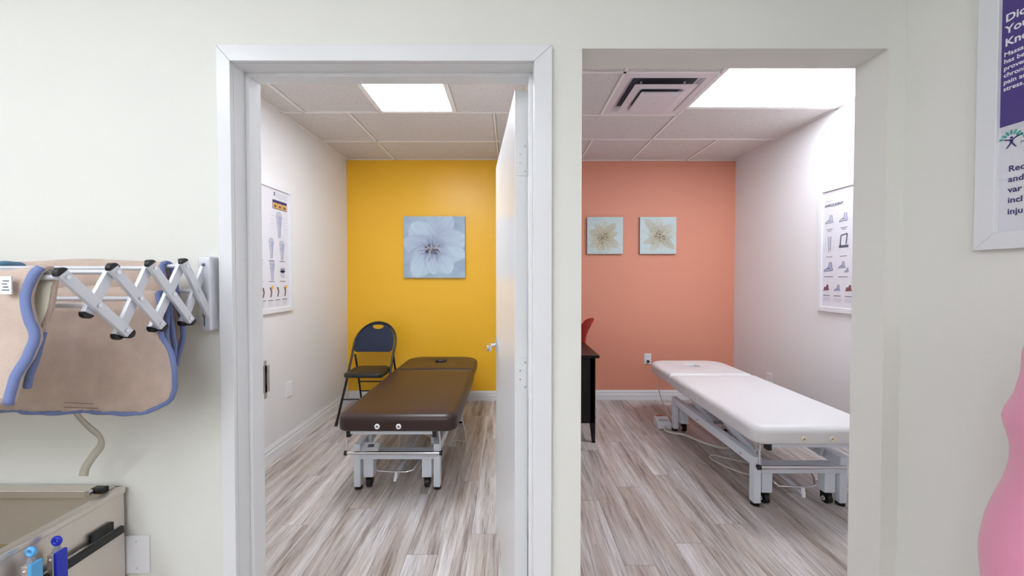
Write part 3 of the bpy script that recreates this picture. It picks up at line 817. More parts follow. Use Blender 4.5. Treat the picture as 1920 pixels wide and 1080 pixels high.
def canvas(x0, x1, z0, z1, yb, img, depth, label):
    t = thing('canvas_painting', ((x0 + x1) / 2, yb, z0), label, 'painting', 'flower canvases')
    yf = yb - depth
    MB().box(x0, x1, yf + 0.0008, yb - 0.001, z0, z1).build('stretched_canvas', M['lining'] if False else mat('canvas_edge', rgb(*img.reshape(-1, 3).mean(0) * 0.8), 0.8), t)
    n = img.shape[0]
    me = bpy.data.meshes.new('painted_front')
    xs = np.linspace(x0, x1, n); zs = np.linspace(z0, z1, n)
    vv = [(xs[j] - t.location[0], yf - yb, zs[i] - z0) for i in range(n) for j in range(n)]
    ff = [(i * n + j, i * n + j + 1, (i + 1) * n + j + 1, (i + 1) * n + j) for i in range(n - 1) for j in range(n - 1)]
    me.from_pydata(vv, [], ff)
    ca = me.color_attributes.new('print', 'FLOAT_COLOR', 'POINT')
    c = img / 255.0; c = np.where(c <= 0.04045, c / 12.92, ((c + 0.055) / 1.055) ** 2.4)
    buf = np.ones((n * n, 4), dtype=np.float32); buf[:, :3] = c.reshape(-1, 3)
    ca.data.foreach_set('color', buf.ravel())
    me.materials.append(M['cell'])
    o = bpy.data.objects.new('painted_front', me); COL.objects.link(o); o.parent = t
    return t

imgA = flower(130, 0.47, 0.47, [(60, 0.62, 0.20, .8), (20, 0.6, 0.24, .95), (95, 0.5, 0.14, .75), (128, 0.55, 0.25, 1.0), (165, 0.5, 0.2, .8), (350, 0.55, 0.2, 1.0), (200, 0.45, 0.12, .6), (310, 0.5, 0.2, 1.0), (235, 0.55, 0.22, 1.02), (272, 0.42, 0.15, .95)],
              (150, 168, 196), (184, 206, 218), ((140, 146, 178), (198, 218, 232)), 0.12, 5, [(60, 64, 84), (96, 92, 110), (170, 160, 166), (205, 200, 200), (48, 56, 70)])
canvas(-1.2, -0.507, 1.403, 2.097, YBL, imgA, 0.03, 'large square canvas of a pale blue flower on the yellow wall')
imgB = flower(90, 0.44, 0.42, [(80, 0.5, 0.1, .9), (50, 0.55, 0.12, .6), (115, 0.45, 0.13, .8), (150, 0.45, 0.13, .7), (20, 0.45, 0.1, .65), (185, 0.4, 0.1, .8), (335, 0.5, 0.14, .75), (215, 0.45, 0.12, .8), (300, 0.4, 0.1, .9), (255, 0.42, 0.12, .85)],
              (186, 206, 204), (206, 219, 219), ((172, 158, 122), (204, 214, 206)), 0.20, 15, [(120, 100, 70), (170, 140, 96), (200, 178, 140), (70, 78, 66), (206, 196, 170)])
canvas(0.879, 1.285, 1.676, 2.094, YBR, imgB, 0.03, 'small square canvas of a pale green flower, nearer the desk on the coral wall')
imgC = flower(90, 0.54, 0.48, [(95, 0.5, 0.14, .9), (130, 0.6, 0.14, .7), (40, 0.5, 0.14, .85), (10, 0.45, 0.11, .9), (170, 0.35, 0.1, .8), (205, 0.5, 0.1, .7), (240, 0.45, 0.12, .75), (285, 0.4, 0.12, .95), (320, 0.55, 0.12, .6)],
              (188, 208, 207), (206, 220, 221), ((168, 158, 130), (206, 216, 210)), 0.19, 25, [(110, 96, 72), (168, 142, 100), (200, 184, 150), (66, 78, 76), (212, 206, 190)])
canvas(1.479, 1.891, 1.676, 2.094, YBR, imgC, 0.03, 'small square canvas of a pale green flower, nearer the white wall')

# ---------------------------------------------------------------- posters
def text_mesh(body, size, bold=0.0):
    cu = bpy.data.curves.new('txt', 'FONT'); cu.body = body; cu.size = size; cu.offset = bold; cu.resolution_u = 3
    ob = bpy.data.objects.new('txt', cu); COL.objects.link(ob)
    bpy.context.view_layer.update()
    dg = bpy.context.evaluated_depsgraph_get()
    me = bpy.data.meshes.new_from_object(ob.evaluated_get(dg))
    vv = [tuple(v.co) for v in me.vertices]; ff = [tuple(p.vertices) for p in me.polygons]
    bpy.data.objects.remove(ob, do_unlink=True); bpy.data.curves.remove(cu); bpy.data.meshes.remove(me)
    return vv, ff

class Sheet:
    """A sheet on a wall: local (a,b) = metres to the reader's right and up from the sheet's lower left corner"""
    def __init__(s, origin, right, nrm):
        s.o = Vector(origin); s.r = Vector(right); s.n = Vector(nrm)
    def p(s, a, b, d=0.0): return s.o + s.r * a + Vector((0, 0, b)) + s.n * d
    def box(s, mb, a0, a1, b0, b1, d0, d1):
        q = [s.p(a, b, d) for d in (d0, d1) for a, b in ((a0, b0), (a1, b0), (a1, b1), (a0, b1))]
        return mb.add(q, [(0, 3, 2, 1), (4, 5, 6, 7), (0, 1, 5, 4), (1, 2, 6, 5), (2, 3, 7, 6), (3, 0, 4, 7)])
    def poly(s, mb, pts, d): 
        return mb.add([s.p(a, b, d) for a, b in pts], [tuple(range(len(pts)))])
    def rect(s, mb, a0, a1, b0, b1, d): return s.poly(mb, [(a0, b0), (a1, b0), (a1, b1), (a0, b1)], d)
    def ell(s, mb, a, b, ra, rb, d, n=14, rot=0.0):
        c_, s_ = math.cos(rot), math.sin(rot)
        return s.poly(mb, [(a + ra * math.cos(6.2832 * k / n) * c_ - rb * math.sin(6.2832 * k / n) * s_, b + ra * math.cos(6.2832 * k / n) * s_ + rb * math.sin(6.2832 * k / n) * c_) for k in range(n)], d)
    def line(s, mb, pts, w, d):
        for (a0, b0), (a1, b1) in zip(pts, pts[1:]):
            L_ = math.hypot(a1 - a0, b1 - b0) or 1e-6; nx, ny = -(b1 - b0) / L_ * w / 2, (a1 - a0) / L_ * w / 2
            s.poly(mb, [(a0 - nx, b0 - ny), (a1 - nx, b1 - ny), (a1 + nx, b1 + ny), (a0 + nx, b0 + ny)], d)
        return mb
    def text(s, mb, body, a, b, size, d, bold=0.0):
        vv, ff = text_mesh(body, size, bold)
        return mb.add([s.p(a + x, b + y, d) for x, y, z in vv], ff)

def framed(name, sh, w, h, fw, label, cat, depth=0.02):
    t = thing(name, tuple(sh.p(w / 2, 0, 0)), label, cat)
    for q in ([(0, 0), (w, 0), (w - fw, fw), (fw, fw)], [(0, h), (fw, h - fw), (w - fw, h - fw), (w, h)], [(0, 0), (fw, fw), (fw, h - fw), (0, h)], [(w, 0), (w, h), (w - fw, h - fw), (w - fw, fw)]):
        pts = [sh.p(a, b, 0.0005) for a, b in q] + [sh.p(a, b, depth) for a, b in q]
        MB().add(pts, [(0, 1, 2, 3), (7, 6, 5, 4), (0, 4, 5, 1), (1, 5, 6, 2), (2, 6, 7, 3), (3, 7, 4, 0)]).build('frame_rail', M['frame'], t, bevel=0.0015)
    mb = MB(); sh.box(mb, fw - 0.004, w - fw + 0.004, fw - 0.004, h - fw + 0.004, 0.002, depth - 0.010)
    return t, mb.build('poster_sheet', M['paper'], t)

def pr(mb, name, m_, parent):
    o = mb.build(name, m_, parent, fix=False); o['kind'] = 'stuff'
    return o

# knee poster on the left wall of the yellow room: reader looks towards -x, right = +y
W_, H_ = 0.60, 1.005
sh = Sheet((XL, 3.170 - W_, 1.133), (0, 1, 0), (1, 0, 0))
t, paper = framed('anatomy_poster', sh, W_, H_, 0.038, 'framed knee anatomy poster with a photo strip, on the white left wall', 'poster')
D = 0.0112
ik, il, ib, io, inn, ibr, im = MB(), MB(), MB(), MB(), MB(), MB(), MB()
rr = random.Random(5)
sh.line(inn, [(0.360, 0.915), (0.370, 0.93), (0.380, 0.915)], 0.006, D); sh.ell(inn, 0.370, 0.937, 0.008, 0.008, D)
for k in range(3): sh.rect(il, 0.39, 0.53, 0.905 + k * 0.013, 0.909 + k * 0.013, D)
sh.rect(inn, 0.345, 0.53, 0.815, 0.885, D)
for k in range(3):
    sh.rect(io, 0.350 + k * 0.060, 0.405 + k * 0.060, 0.82, 0.862, D + 0.0002)
    sh.ell(ibr, 0.378 + k * 0.060, 0.838, 0.018, 0.012, D + 0.0004)
def bone(cx, cz, sx, sz):
    def q(p): return [(cx + a * sx, cz + b * sz) for a, b in p]
    sh.ell(il, cx, cz + 0.065 * sz, 0.044 * sx, 0.040 * sz, D)
    sh.ell(ib, cx + 0.012 * sx, cz + 0.055 * sz, 0.028 * sx, 0.022 * sz, D + 0.0002)
    sh.poly(il, q([(-0.04, 0.03), (0.04, 0.03), (0.022, -0.03), (0.018, -0.1), (-0.014, -0.1), (-0.02, -0.03)]), D + 0.0001)
    sh.poly(ib, q([(0.0, 0.03), (0.035, 0.03), (0.02, -0.03), (0.016, -0.1), (0.004, -0.1), (0.006, -0.03)]), D + 0.0002)
    sh.line(ik, q([(-0.045, 0.055), (-0.03, 0.1), (0.015, 0.108), (0.046, 0.07), (0.03, 0.02), (0.02, -0.09)]), 0.0022, D + 0.0004)
    sh.line(ik, q([(-0.04, 0.03), (-0.018, -0.03), (-0.014, -0.1)]), 0.0022, D + 0.0004)
    sh.line(ik, q([(-0.03, 0.035), (0, 0.02), (0.032, 0.04)]), 0.0022, D + 0.0004)
bone(0.425, 0.69, 0.85, 1.0)
for k in range(4):
    sh.rect(il, 0.32, 0.375, 0.665 + k * 0.03, 0.668 + k * 0.03, D); sh.rect(il, 0.475, 0.535, 0.665 + k * 0.028, 0.668 + k * 0.028, D)
for (cx, cz) in ((0.19, 0.49), (0.326, 0.50), (0.461, 0.49), (0.19, 0.33), (0.333, 0.33)): bone(cx, cz, 0.65, 0.75)
sh.ell(ib, 0.466, 0.335, 0.036, 0.022, D); sh.poly(il, [(0.434, 0.33), (0.498, 0.33), (0.488, 0.275), (0.444, 0.275)], D); sh.ell(ik, 0.466, 0.338, 0.02, 0.007, D + 0.0003)
for cx in (0.19, 0.326, 0.464):
    for cz in (0.245, 0.405): sh.rect(ik, cx - 0.035, cx + 0.035, cz - 0.0025, cz + 0.0025, D)
for k, cx in enumerate((0.135, 0.224, 0.313, 0.401, 0.493)):
    c_ = (im, im, im, ibr, ibr)[k]
    sh.poly(c_, [(cx - 0.014, 0.20), (cx + 0.007, 0.20), (cx + 0.018, 0.165), (cx + 0.006, 0.125), (cx - 0.008, 0.125), (cx + 0.003, 0.165)], D)
    if k % 2 == 0: sh.ell(io, cx + 0.02, 0.20, 0.015, 0.015, D + 0.0002)
    sh.rect(ik, cx - 0.034, cx + 0.03, 0.0975, 0.1025, D)
    for j in range(3): sh.rect(il, cx - 0.034, cx + 0.015, 0.082 - j * 0.012, 0.085 - j * 0.012, D)
for mb, nm, mm in ((ik, 'line_print', 'ink'), (il, 'pale_print', 'inkl'), (ib, 'blue_print', 'inkb'), (io, 'amber_print', 'inko'), (inn, 'navy_print', 'inkn'), (ibr, 'brown_print', 'inkbr'), (im, 'maroon_print', 'inkm')):
    pr(mb, nm, M[mm], paper)

# ankle poster on the right wall of the coral room: reader looks towards +x, right = -y
sh = Sheet((XR, 3.120, 1.135), (0, -1, 0), (-1, 0, 0))
t, paper = framed('anatomy_poster', sh, W_, H_, 0.038, 'framed ankle joint anatomy poster on the white right wall', 'poster')
ik, il, ib, im, tx_ = MB(), MB(), MB(), MB(), MB()
sh.text(tx_, 'ANKLE JOINT', 0.058, 0.842, 0.0275, D, 0.0012)
for k in range(6): sh.rect(il, 0.06 + k * 0.013, 0.071 + k * 0.013, 0.885, 0.889, D)
def foot(cx, cz, s_, c_):
    sh.poly(c_, [(cx + 0.005 * s_, cz + 0.05 * s_), (cx + 0.03 * s_, cz + 0.05 * s_), (cx + 0.035 * s_, cz), (cx + 0.04 * s_, cz - 0.028 * s_), (cx - 0.03 * s_, cz - 0.03 * s_), (cx - 0.055 * s_, cz - 0.035 * s_), (cx - 0.05 * s_, cz - 0.02 * s_), (cx - 0.01 * s_, cz + 0.0)], D)
    sh.line(ik, [(cx + 0.005 * s_, cz + 0.05 * s_), (cx - 0.008 * s_, cz), (cx - 0.05 * s_, cz - 0.022 * s_), (cx - 0.055 * s_, cz - 0.036 * s_), (cx + 0.04 * s_, cz - 0.03 * s_)], 0.004 * s_, D + 0.0003)
    sh.line(ik, [(cx + 0.03 * s_, cz + 0.05 * s_), (cx + 0.034 * s_, cz), (cx + 0.045 * s_, cz - 0.028 * s_)], 0.004 * s_, D + 0.0003)
    sh.line(ik, [(cx - 0.02 * s_, cz - 0.01 * s_), (cx + 0.02 * s_, cz - 0.008 * s_)], 0.005 * s_, D + 0.0003)
for ix, cx in enumerate((0.105, 0.235, 0.365, 0.495)):
    foot(cx, 0.735, 0.75, il)
    sh.rect(ik, cx - 0.03, cx + 0.03, 0.658, 0.662, D); sh.rect(ik, cx - 0.018, cx + 0.018, 0.645, 0.649, D)
    if ix == 0:
        sh.poly(il, [(cx - 0.012, 0.60), (cx + 0.022, 0.60), (cx + 0.016, 0.50), (cx - 0.004, 0.475)], D)
        sh.line(ik, [(cx - 0.012, 0.60), (cx - 0.004, 0.475)], 0.003, D + 0.0003); sh.line(ik, [(cx + 0.012, 0.60), (cx + 0.012, 0.485)], 0.003, D + 0.0003)
    elif ix == 1:
        sh.line(ik, [(cx - 0.03, 0.52), (cx - 0.025, 0.60), (cx + 0.03, 0.61), (cx + 0.02, 0.53)], 0.010, D); sh.rect(ik, cx - 0.04, cx + 0.04, 0.505, 0.525, D)
    else: foot(cx, 0.55, 0.75, il)
    for j in range(5):
        sh.rect(il, cx - 0.055, cx - 0.028, 0.49 + j * 0.018, 0.4925 + j * 0.018, D); sh.rect(il, cx + 0.03, cx + 0.055, 0.49 + j * 0.018, 0.4925 + j * 0.018, D)
    sh.rect(ik, cx - 0.03, cx + 0.03, 0.438, 0.442, D)
    if ix == 1: foot(cx - 0.01, 0.37, 0.6, ib); foot(cx + 0.03, 0.33, 0.4, ib)
    else: foot(cx, 0.355, 0.85, ib)
    sh.rect(ik, cx - 0.045, cx + 0.04, 0.278, 0.282, D)
for k, cx in enumerate((0.085, 0.185, 0.285, 0.385, 0.485)):
    foot(cx, 0.19, 0.55, im if k % 2 == 0 else ib)
    if k % 2 == 0: sh.ell(im, cx - 0.008, 0.185, 0.018, 0.016, D + 0.0004)
    sh.rect(ik, cx - 0.032, cx + 0.03, 0.1275, 0.1325, D)
    for j in range(3): sh.rect(il, cx - 0.032, cx + 0.036, 0.108 - j * 0.011, 0.111 - j * 0.011, D)
for mb, nm, mm in ((tx_, 'lettering', 'ink'), (ik, 'line_print', 'ink'), (il, 'pale_print', 'inkl'), (ib, 'blue_print', 'inkb'), (im, 'maroon_print', 'inkm')):
    pr(mb, nm, M[mm], paper)

# large information poster on the near side wall
W2, H2 = 0.60, 0.93
PZ = 1.482
sh = Sheet((XS, 0.963, PZ), (0, -1, 0), (-1, 0, 0))
t, paper = framed('information_poster', sh, W2, H2, 0.041, 'white framed poster with a violet upper half and white lettering', 'poster', 0.018)
D = 0.0086
v = MB(); sh.rect(v, 0.041, W2 - 0.041, 1.778 - PZ, H2 - 0.041, D); vo = pr(v, 'violet_field', M['violet'], paper)
g = MB(); sh.rect(g, 0.041, W2 - 0.041, 1.764 - PZ, 1.7775 - PZ, D); pr(g, 'grey_band', M['inkg'], paper)
tw = MB()
a0 = 0.963 - 0.916
for body, z, sz in (('Did', 2.028, 0.0255), ('You', 2.000, 0.0255), ('Know', 1.970, 0.0255)): sh.text(tw, body, a0, z - PZ, sz, D + 0.0003, 0.0006)
for body, z in (('Massage', 1.946), ('has been', 1.9295), ('proven', 1.913), ('chronic', 1.8965), ('pain and', 1.880), ('stress.', 1.8635)): sh.text(tw, body, a0 - 0.001, z - PZ, 0.0145, D + 0.0003, 0.0003)
pr(tw, 'lettering', M['textw'], paper)
dk = MB(); tl_ = MB()
for body, z in (('Rec', 1.667), ('and', 1.642), ('var', 1.617), ('incl', 1.592), ('inju', 1.565)): sh.text(dk, body, 0.0585, z - PZ, 0.0195, D + 0.0003, 0.0004)
lx, lz = 0.963 - 0.900, 1.741 - PZ
sh.ell(dk, lx, lz + 0.006, 0.003, 0.003, D + 0.0004)
sh.poly(dk, [(lx - 0.003, lz + 0.001), (lx + 0.003, lz + 0.001), (lx + 0.003, lz - 0.006), (lx + 0.010, lz - 0.018), (lx + 0.007, lz - 0.018), (lx, lz - 0.008), (lx - 0.007, lz - 0.018), (lx - 0.010, lz - 0.018), (lx - 0.003, lz - 0.006)], D + 0.0003)
sh.line(dk, [(lx - 0.013, lz + 0.004), (lx, lz), (lx + 0.013, lz + 0.008)], 0.003, D + 0.0003)
for k, a in enumerate((170, 145, 118, 92, 66, 40, 18)):
    r_ = 0.016 if k else 0.02
    sh.ell(tl_, lx + r_ * math.cos(math.radians(a)), lz + 0.003 + r_ * math.sin(math.radians(a)), 0.006, 0.0026, D + 0.0003, 10, math.radians(a))
sh.text(tl_, 'V', 0.079, 1.739 - PZ, 0.02, D + 0.0003)
sh.text(dk, 'PH', 0.079, 1.7275 - PZ, 0.0095, D + 0.0003)
pr(dk, 'lettering', M['inkn'], paper); pr(tl_, 'emblem', M['teali'], paper)

# ---------------------------------------------------------------- drying rack
RX = -0.905
Tn = [(0.764, 1.414), (0.8616, 1.426), (0.952, 1.437), (1.0464, 1.445), (1.130, 1.450)]
Bn = [(0.880, 1.289), (0.967, 1.294), (1.055, 1.298), (1.128, 1.298)]
Cn = [(0.822, 1.352), (0.914, 1.3617), (1.005, 1.368), (1.0876, 1.373)]
rack = thing('drying_rack', (RX, YF, 1.37), 'folding aluminium wall drying rack with black end caps', 'drying rack')
def link(p, q, x, ext0=0.012, ext1=0.012, screws=()):
    a = Vector((x, p[0], p[1])); b = Vector((x, q[0], q[1])); d = (b - a).normalized()
    a2 = a - d * ext0; b2 = b + d * ext1
    o = MB().beam(a2, b2, 0.010, 0.021, up=(0, d.z * -1, d.y) if False else Vector((1, 0, 0)).cross(d)).build('link', M['alu'], rack, bevel=0.0012)
    for e, dd in ((a2, -d), (b2, d)):
        up = Vector((1, 0, 0)).cross(dd)
        mb = MB(); ring = []
        pts = []
        for k in range(9):
            an = -math.pi / 2 + math.pi * k / 8
            pts.append(e + up * (0.0118 * math.sin(an)) + dd * (0.011 * math.cos(an)))
        ring0 = [p_ + Vector((-0.006, 0, 0)) for p_ in pts]; ring1 = [p_ + Vector((0.006, 0, 0)) for p_ in pts]
        mb.loft([ring0, ring1]).build('end_cap', M['black'], o, bevel=0.001)
    for s_ in screws:
        c = Vector((x + 0.005, s_[0], s_[1]))
        MB().cyl(c, c + Vector((0.0025, 0, 0)), 0.0048, 12).build('screw', M['chrome'], o, smooth=True)
    return o
for i in range(3): link(Tn[i], Bn[i], RX, screws=(Tn[i], Cn[i], Bn[i]))
link(Tn[3], Bn[3], RX, ext1=0.0, screws=(Tn[3], Cn[3]))
xb = RX - 0.013
link(Tn[1], (Cn[0][0] - 0.004, Cn[0][1] - 0.006), xb, ext1=0.012)
for i in (2, 3): link(Tn[i], Bn[i - 2], xb)
link(Tn[4], Bn[2], xb)
def mir(o, dx):
    c = copy_child(o, rack); return c
RL = -1.95   # far end of the rods, outside the picture
for nm, pts in (('rod', Tn[:4]), ('rod', Cn[:4])):
    for (y, z) in pts:
        MB().cyl((RX - 0.018, y, z), (RL, y, z), 0.0058, 12).build('rod', M['alu'], rack, smooth=True)
# second scissor set at the far end of the rods
for ch in [c for c in rack.children if c.name.startswith('link')]:
    c = copy_child(ch, rack); c.location.x += (RL - RX) - 0.02
# wall brackets
def bracket(x0, x1):
    b = MB().box(x0, x1, 1.118, YF - 0.0005, 1.253, 1.476).build('wall_bracket', M['alu'], rack, bevel=0.006, seg=3)
    for z in (1.452, 1.30):
        MB().cyl(((x0 + x1) / 2, 1.118, z), ((x0 + x1) / 2, 1.1155, z), 0.006, 12).build('screw', M['chrome'], b, smooth=True)
    MB().box((x0 + x1) / 2 - 0.0012, (x0 + x1) / 2 + 0.0012, 1.1172, 1.1185, 1.268, 1.355).build('slot', M['slot'], b)
bracket(-0.932, -0.893)
bracket(RL - 0.035, RL + 0.004)

# ---------------------------------------------------------------- hot pack covers on the rack
def drape(rod, zf, zbk, yf, yb, n=10, r=0.013):
    """profile (y,z) from the hem at the front up over the rod and down behind"""
    y0, z0 = rod
    P = []
    for i in range(n): 
        k_ = i / n; P.append((yf + (y0 - r - yf) * k_ ** 1.5, zf + (z0 - zf) * k_))
    for i in range(9):
        a = math.pi - math.pi * i / 8
        P.append((y0 + r * math.cos(a), z0 + r * math.sin(a)))
    for i in range(1, n + 1):
        k_ = i / n; P.append((y0 + r + (yb - y0 - r) * k_ ** 0.8, z0 - (z0 - zbk) * k_))
    return P
def interp(tab, z):
    tab = sorted(tab)
    if z <= tab[0][0]: return tab[0][1]
    for (a, xa), (b, xb_) in zip(tab, tab[1:]):
        if z <= b:
            k_ = (z - a) / (b - a); k_ = k_ * k_ * (3 - 2 * k_) * 0.5 + k_ * 0.5
            return xa + (xb_ - xa) * k_
    return tab[-1][1]
def cover(label, rod, zf, zbk, yf, yb, edge_f, edge_b, xl, wr, seed, bw, lined=False, hem=True, nt=40, fold=0.008):
    t = thing('hot_pack_cover', (xl * 0.5 - 0.45, rod[0], rod[1]), label, 'pack cover', 'hot pack covers')
    P = drape(rod, zf, zbk, yf, yb, 14)
    imid = 14 + 4
    rg = random.Random(seed); ph = [rg.random() * 6 for _ in range(6)]
    G = []; E = []
    for i, (y, z) in enumerate(P):
        xe = interp(edge_f if i <= imid else edge_b, z)
        hang = min(1.0, max(0.0, (rod[1] - z) / 0.12))
        row = []
        for j in range(nt + 1):
            s_ = j / nt; x = xl + (xe - xl) * s_ ** 0.8
            w = wr * hang * (math.sin(x * 30 + ph[0] + 16 * z) * 0.6 + math.sin(x * 66 + ph[1] - 22 * z) * 0.3 + math.sin(z * 30 + ph[2] + x * 8) * 0.3)
            up = fold * math.exp(-((i - imid) / 3.0) ** 2) * math.sin(x * 16 + ph[3])
            row.append((x, y + w, z + up))
        G.append(row); E.append(row[-1])
    MB().grid(G).build('fabric', M['fleece'], t, smooth='all', solid=0.007)
    if lined:
        n_ = len(P); G2 = []
        for i, row in enumerate(G):
            y, z = P[i]
            off = 0.0055 if i < 14 else (-0.0055 if i > 22 else 0)
            offz = -0.0055 if 14 <= i <= 22 else 0
            G2.append([(x - 0.004, yy + off, zz + offz) for x, yy, zz in row[nt // 2:]])
        MB().grid(G2).build('lining', M['lining'], t, smooth='all', solid=0.003)
    # binding: flattened band wrapped round the edge
    if not hem:
        E = [(x - 0.009, y - 0.003, z) for x, y, z in E[:imid]]
    path = E if not hem else (list(reversed(G[0]))[::-1][:0] + [G[0][j] for j in range(0, nt + 1)] + E[1:])
    b = MB(); path = smooth_path(path, 2)
    ringz = []
    for i, p in enumerate(path):
        d = (path[min(i + 1, len(path) - 1)] - path[max(i - 1, 0)]).normalized()
        nrm = Vector((0, 1, 0)) if abs(d.y) < 0.8 else Vector((0, 0, 1))
        s_ = d.cross(nrm).normalized(); u_ = s_.cross(d)
        ringz.append([p + s_ * (bw * math.cos(6.2832 * k / 10)) + u_ * (0.0058 * math.sin(6.2832 * k / 10)) for k in range(10)])
    b.loft(ringz).build('edge_binding', M['binding'], t, smooth='all')
    return t, G

c3, _ = cover('beige terry pack cover on the rod nearest the wall, mostly hidden', Tn[3], 1.17, 1.16, 1.035, 1.075, 
      [(1.17, -0.945), (1.19, -0.93), (1.22, -0.925), (1.26, -0.93), (1.34, -0.942), (1.42, -0.955), (1.46, -0.958)], [(1.16, -0.96), (1.25, -0.932), (1.40, -0.95), (1.46, -0.958)], -1.93, 0.004, 1, 0.0065, fold=0.004)
c2, G2_ = cover('wide beige terry pack cover with rounded blue-bound corner on the middle rod', Cn[2], 1.058, 1.10, 0.985, 1.022,
      [(1.058, -0.96), (1.063, -0.937), (1.076, -0.915), (1.097, -0.895), (1.13, -0.880), (1.174, -0.874), (1.216, -0.886), (1.26, -0.91), (1.33, -0.925), (1.385, -0.934)], [(1.10, -0.94), (1.2, -0.92), (1.385, -0.936)], -1.93, 0.015, 2, 0.006)
c1, G1_ = cover('beige terry pack cover with cream lining and a care tag, on the nearest rod', Tn[0], 1.163, 1.185, 0.742, 0.775,
      [(1.163, -0.985), (1.207, -0.972), (1.266, -0.945), (1.297, -0.936), (1.34, -0.950), (1.372, -0.956), (1.40, -0.95), (1.43, -0.935)], [(1.185, -1.0), (1.266, -0.975), (1.30, -0.967), (1.36, -0.945), (1.43, -0.935)], -1.93, 0.004, 3, 0.010, lined=True, hem=False)
bE = MB()
bp_ = smooth_path([g_[-1] for g_ in G1_ if g_[-1][1] > 0.764 and g_[-1][2] < 1.31], 3)
bE.tube(bp_, 0.006, 10).build('back_binding', M['binding'], c1, smooth='all')
# teal strap looped over the two middle rods
lp = smooth_path([(-1.31, 0.94, 1.42), (-1.30, 0.952, 1.446), (-1.30, 0.985, 1.447), (-1.30, 1.0, 1.442), (-1.30, 1.012, 1.41)], 6)
MB().tube(lp, 0.008, 8).build('strap_loop', M['teal'], c3, smooth='all')
# stitched hem label, care tag, hanging strap
MB().box(-0.999, -0.977, 0.7345, 0.7365, 1.381, 1.416).build('care_tag', M['plate'], c1)
mb = MB(); tg = MB()
for k in range(4): tg.box(-0.995 + (k % 2) * 0.002, -0.981 - (k % 3) * 0.002, 0.7338, 0.7344, 1.388 + k * 0.006, 1.390 + k * 0.006)
tg.build('tag_print', M['ink'], c1)
st = MB()
def strip(mb, pts, w, thick=0.0015):
    P = smooth_path(pts, 5); r = []
    for i, p in enumerate(P):
        d = (P[min(i + 1, len(P) - 1)] - P[max(i - 1, 0)]).normalized()
        f_ = i / (len(P) - 1)
        n_ = Vector((0.25 - 1.0 * max(0, f_ - 0.45), 1, 0)).normalized()
        s_ = d.cross(n_).normalized(); u_ = s_.cross(d).normalized()
        r.append([p + s_ * (a * w / 2) + u_ * (b * thick) for a, b in ((-1, -1), (1, -1), (1, 1), (-1, 1))])
    return mb.loft(r)
strip(MB(), [(-1.20, 1.02, 1.10), (-1.195, 1.025, 1.045), (-1.18, 1.04, 1.0), (-1.158, 1.05, 0.965), (-1.165, 1.06, 0.935), (-1.195, 1.065, 0.90), (-1.222, 1.07, 0.865), (-1.228, 1.07, 0.842)], 0.021).build('strap', M['strap'], c2, smooth='all')
sq_ = MB()
for (a, b_) in (((-1.17, 1.085), (-1.03, 1.079)), ((-1.17, 1.073), (-1.03, 1.067)), ((-1.17, 1.085), (-1.17, 1.073)), ((-1.03, 1.079), (-1.03, 1.067))):
    sq_.beam((a[0], 0.978, a[1]), (b_[0], 0.978, b_[1]), 0.0015, 0.0012)
sq_.build('stitching', M['stitch'], c2)

# ---------------------------------------------------------------- steel heating tank
t = thing('heating_tank', (-1.6, 0.75, 0), 'stainless steel open-topped hot pack tank below the drying rack', 'heating tank')
tx0, tx1, tyy0, tyy1, tz = -2.05, -1.185, 0.30, 1.142, 0.77
body = MB()
body.box(tx1 - 0.012, tx1, tyy0, tyy1, 0.12, tz - 0.004).box(tx0, tx0 + 0.012, tyy0, tyy1, 0.12, tz - 0.004)
body.box(tx0 + 0.012, tx1 - 0.012, tyy0, tyy0 + 0.012, 0.12, tz - 0.004).box(tx0 + 0.012, tx1 - 0.012, tyy1 - 0.012, tyy1, 0.12, tz - 0.004)
body.box(tx0 + 0.012, tx1 - 0.012, tyy0 + 0.012, tyy1 - 0.012, 0.12, 0.14)
body.build('tank_shell', M['steel'], t, bevel=0.004)
rim = MB(); RW = 0.026
rim.box(tx1 - RW, tx1 + 0.004, tyy0, tyy1, tz - 0.018, tz).box(tx0 - 0.004, tx0 + RW, tyy0, tyy1, tz - 0.018, tz)
rim.box(tx0 + RW, tx1 - RW, tyy0, tyy0 + RW, tz - 0.018, tz).box(tx0 + RW, tx1 - RW, tyy1 - 0.034, tyy1, tz - 0.018, tz + 0.006)
rim.build('rim', M['steel'], t, bevel=0.003)
MB().box(tx0 + 0.0125, tx1 - 0.0125, tyy0 + 0.0125, tyy1 - 0.0125, 0.56, 0.60).build('water', M['water'], t)
lt = MB().box(tx1 - 0.058, tx1 - 0.02, 1.098, 1.118, tz + 0.001, tz + 0.018).build('lid_latch', M['black'], t, bevel=0.003)
MB().cyl((tx1 - 0.052, 1.096, tz + 0.009), (tx1 - 0.052, 1.085, tz + 0.009), 0.009, 12).build('latch_button', M['chrome'], lt, smooth=True)
hb = MB().box(tx1 + 0.012, tx1 + 0.026, 0.36, 1.115, 0.646, 0.668).build('handle_bar', M['black'], t, bevel=0.002)
MB().box(tx1 + 0.012, tx1 + 0.020, 0.36, 1.113, 0.6682, 0.671).build('handle_strip', M['chrome'], hb)
for y in (1.07, 0.42):
    MB().box(tx1 + 0.0005, tx1 + 0.0118, y - 0.03, y + 0.03, 0.645, 0.69).build('handle_mount', M['black'], hb, bevel=0.003)
for x in (tx0 + 0.06, tx1 - 0.06):
    for y in (tyy0 + 0.06, tyy1 - 0.06):
        lg = MB().box(x - 0.018, x + 0.018, y - 0.018, y + 0.018, 0.05, 0.12).build('leg', M['steel'], t)
        MB().cyl((x - 0.012, y, 0.025), (x + 0.012, y, 0.025), 0.025, 14).build('caster', M['black'], lg, smooth=True)

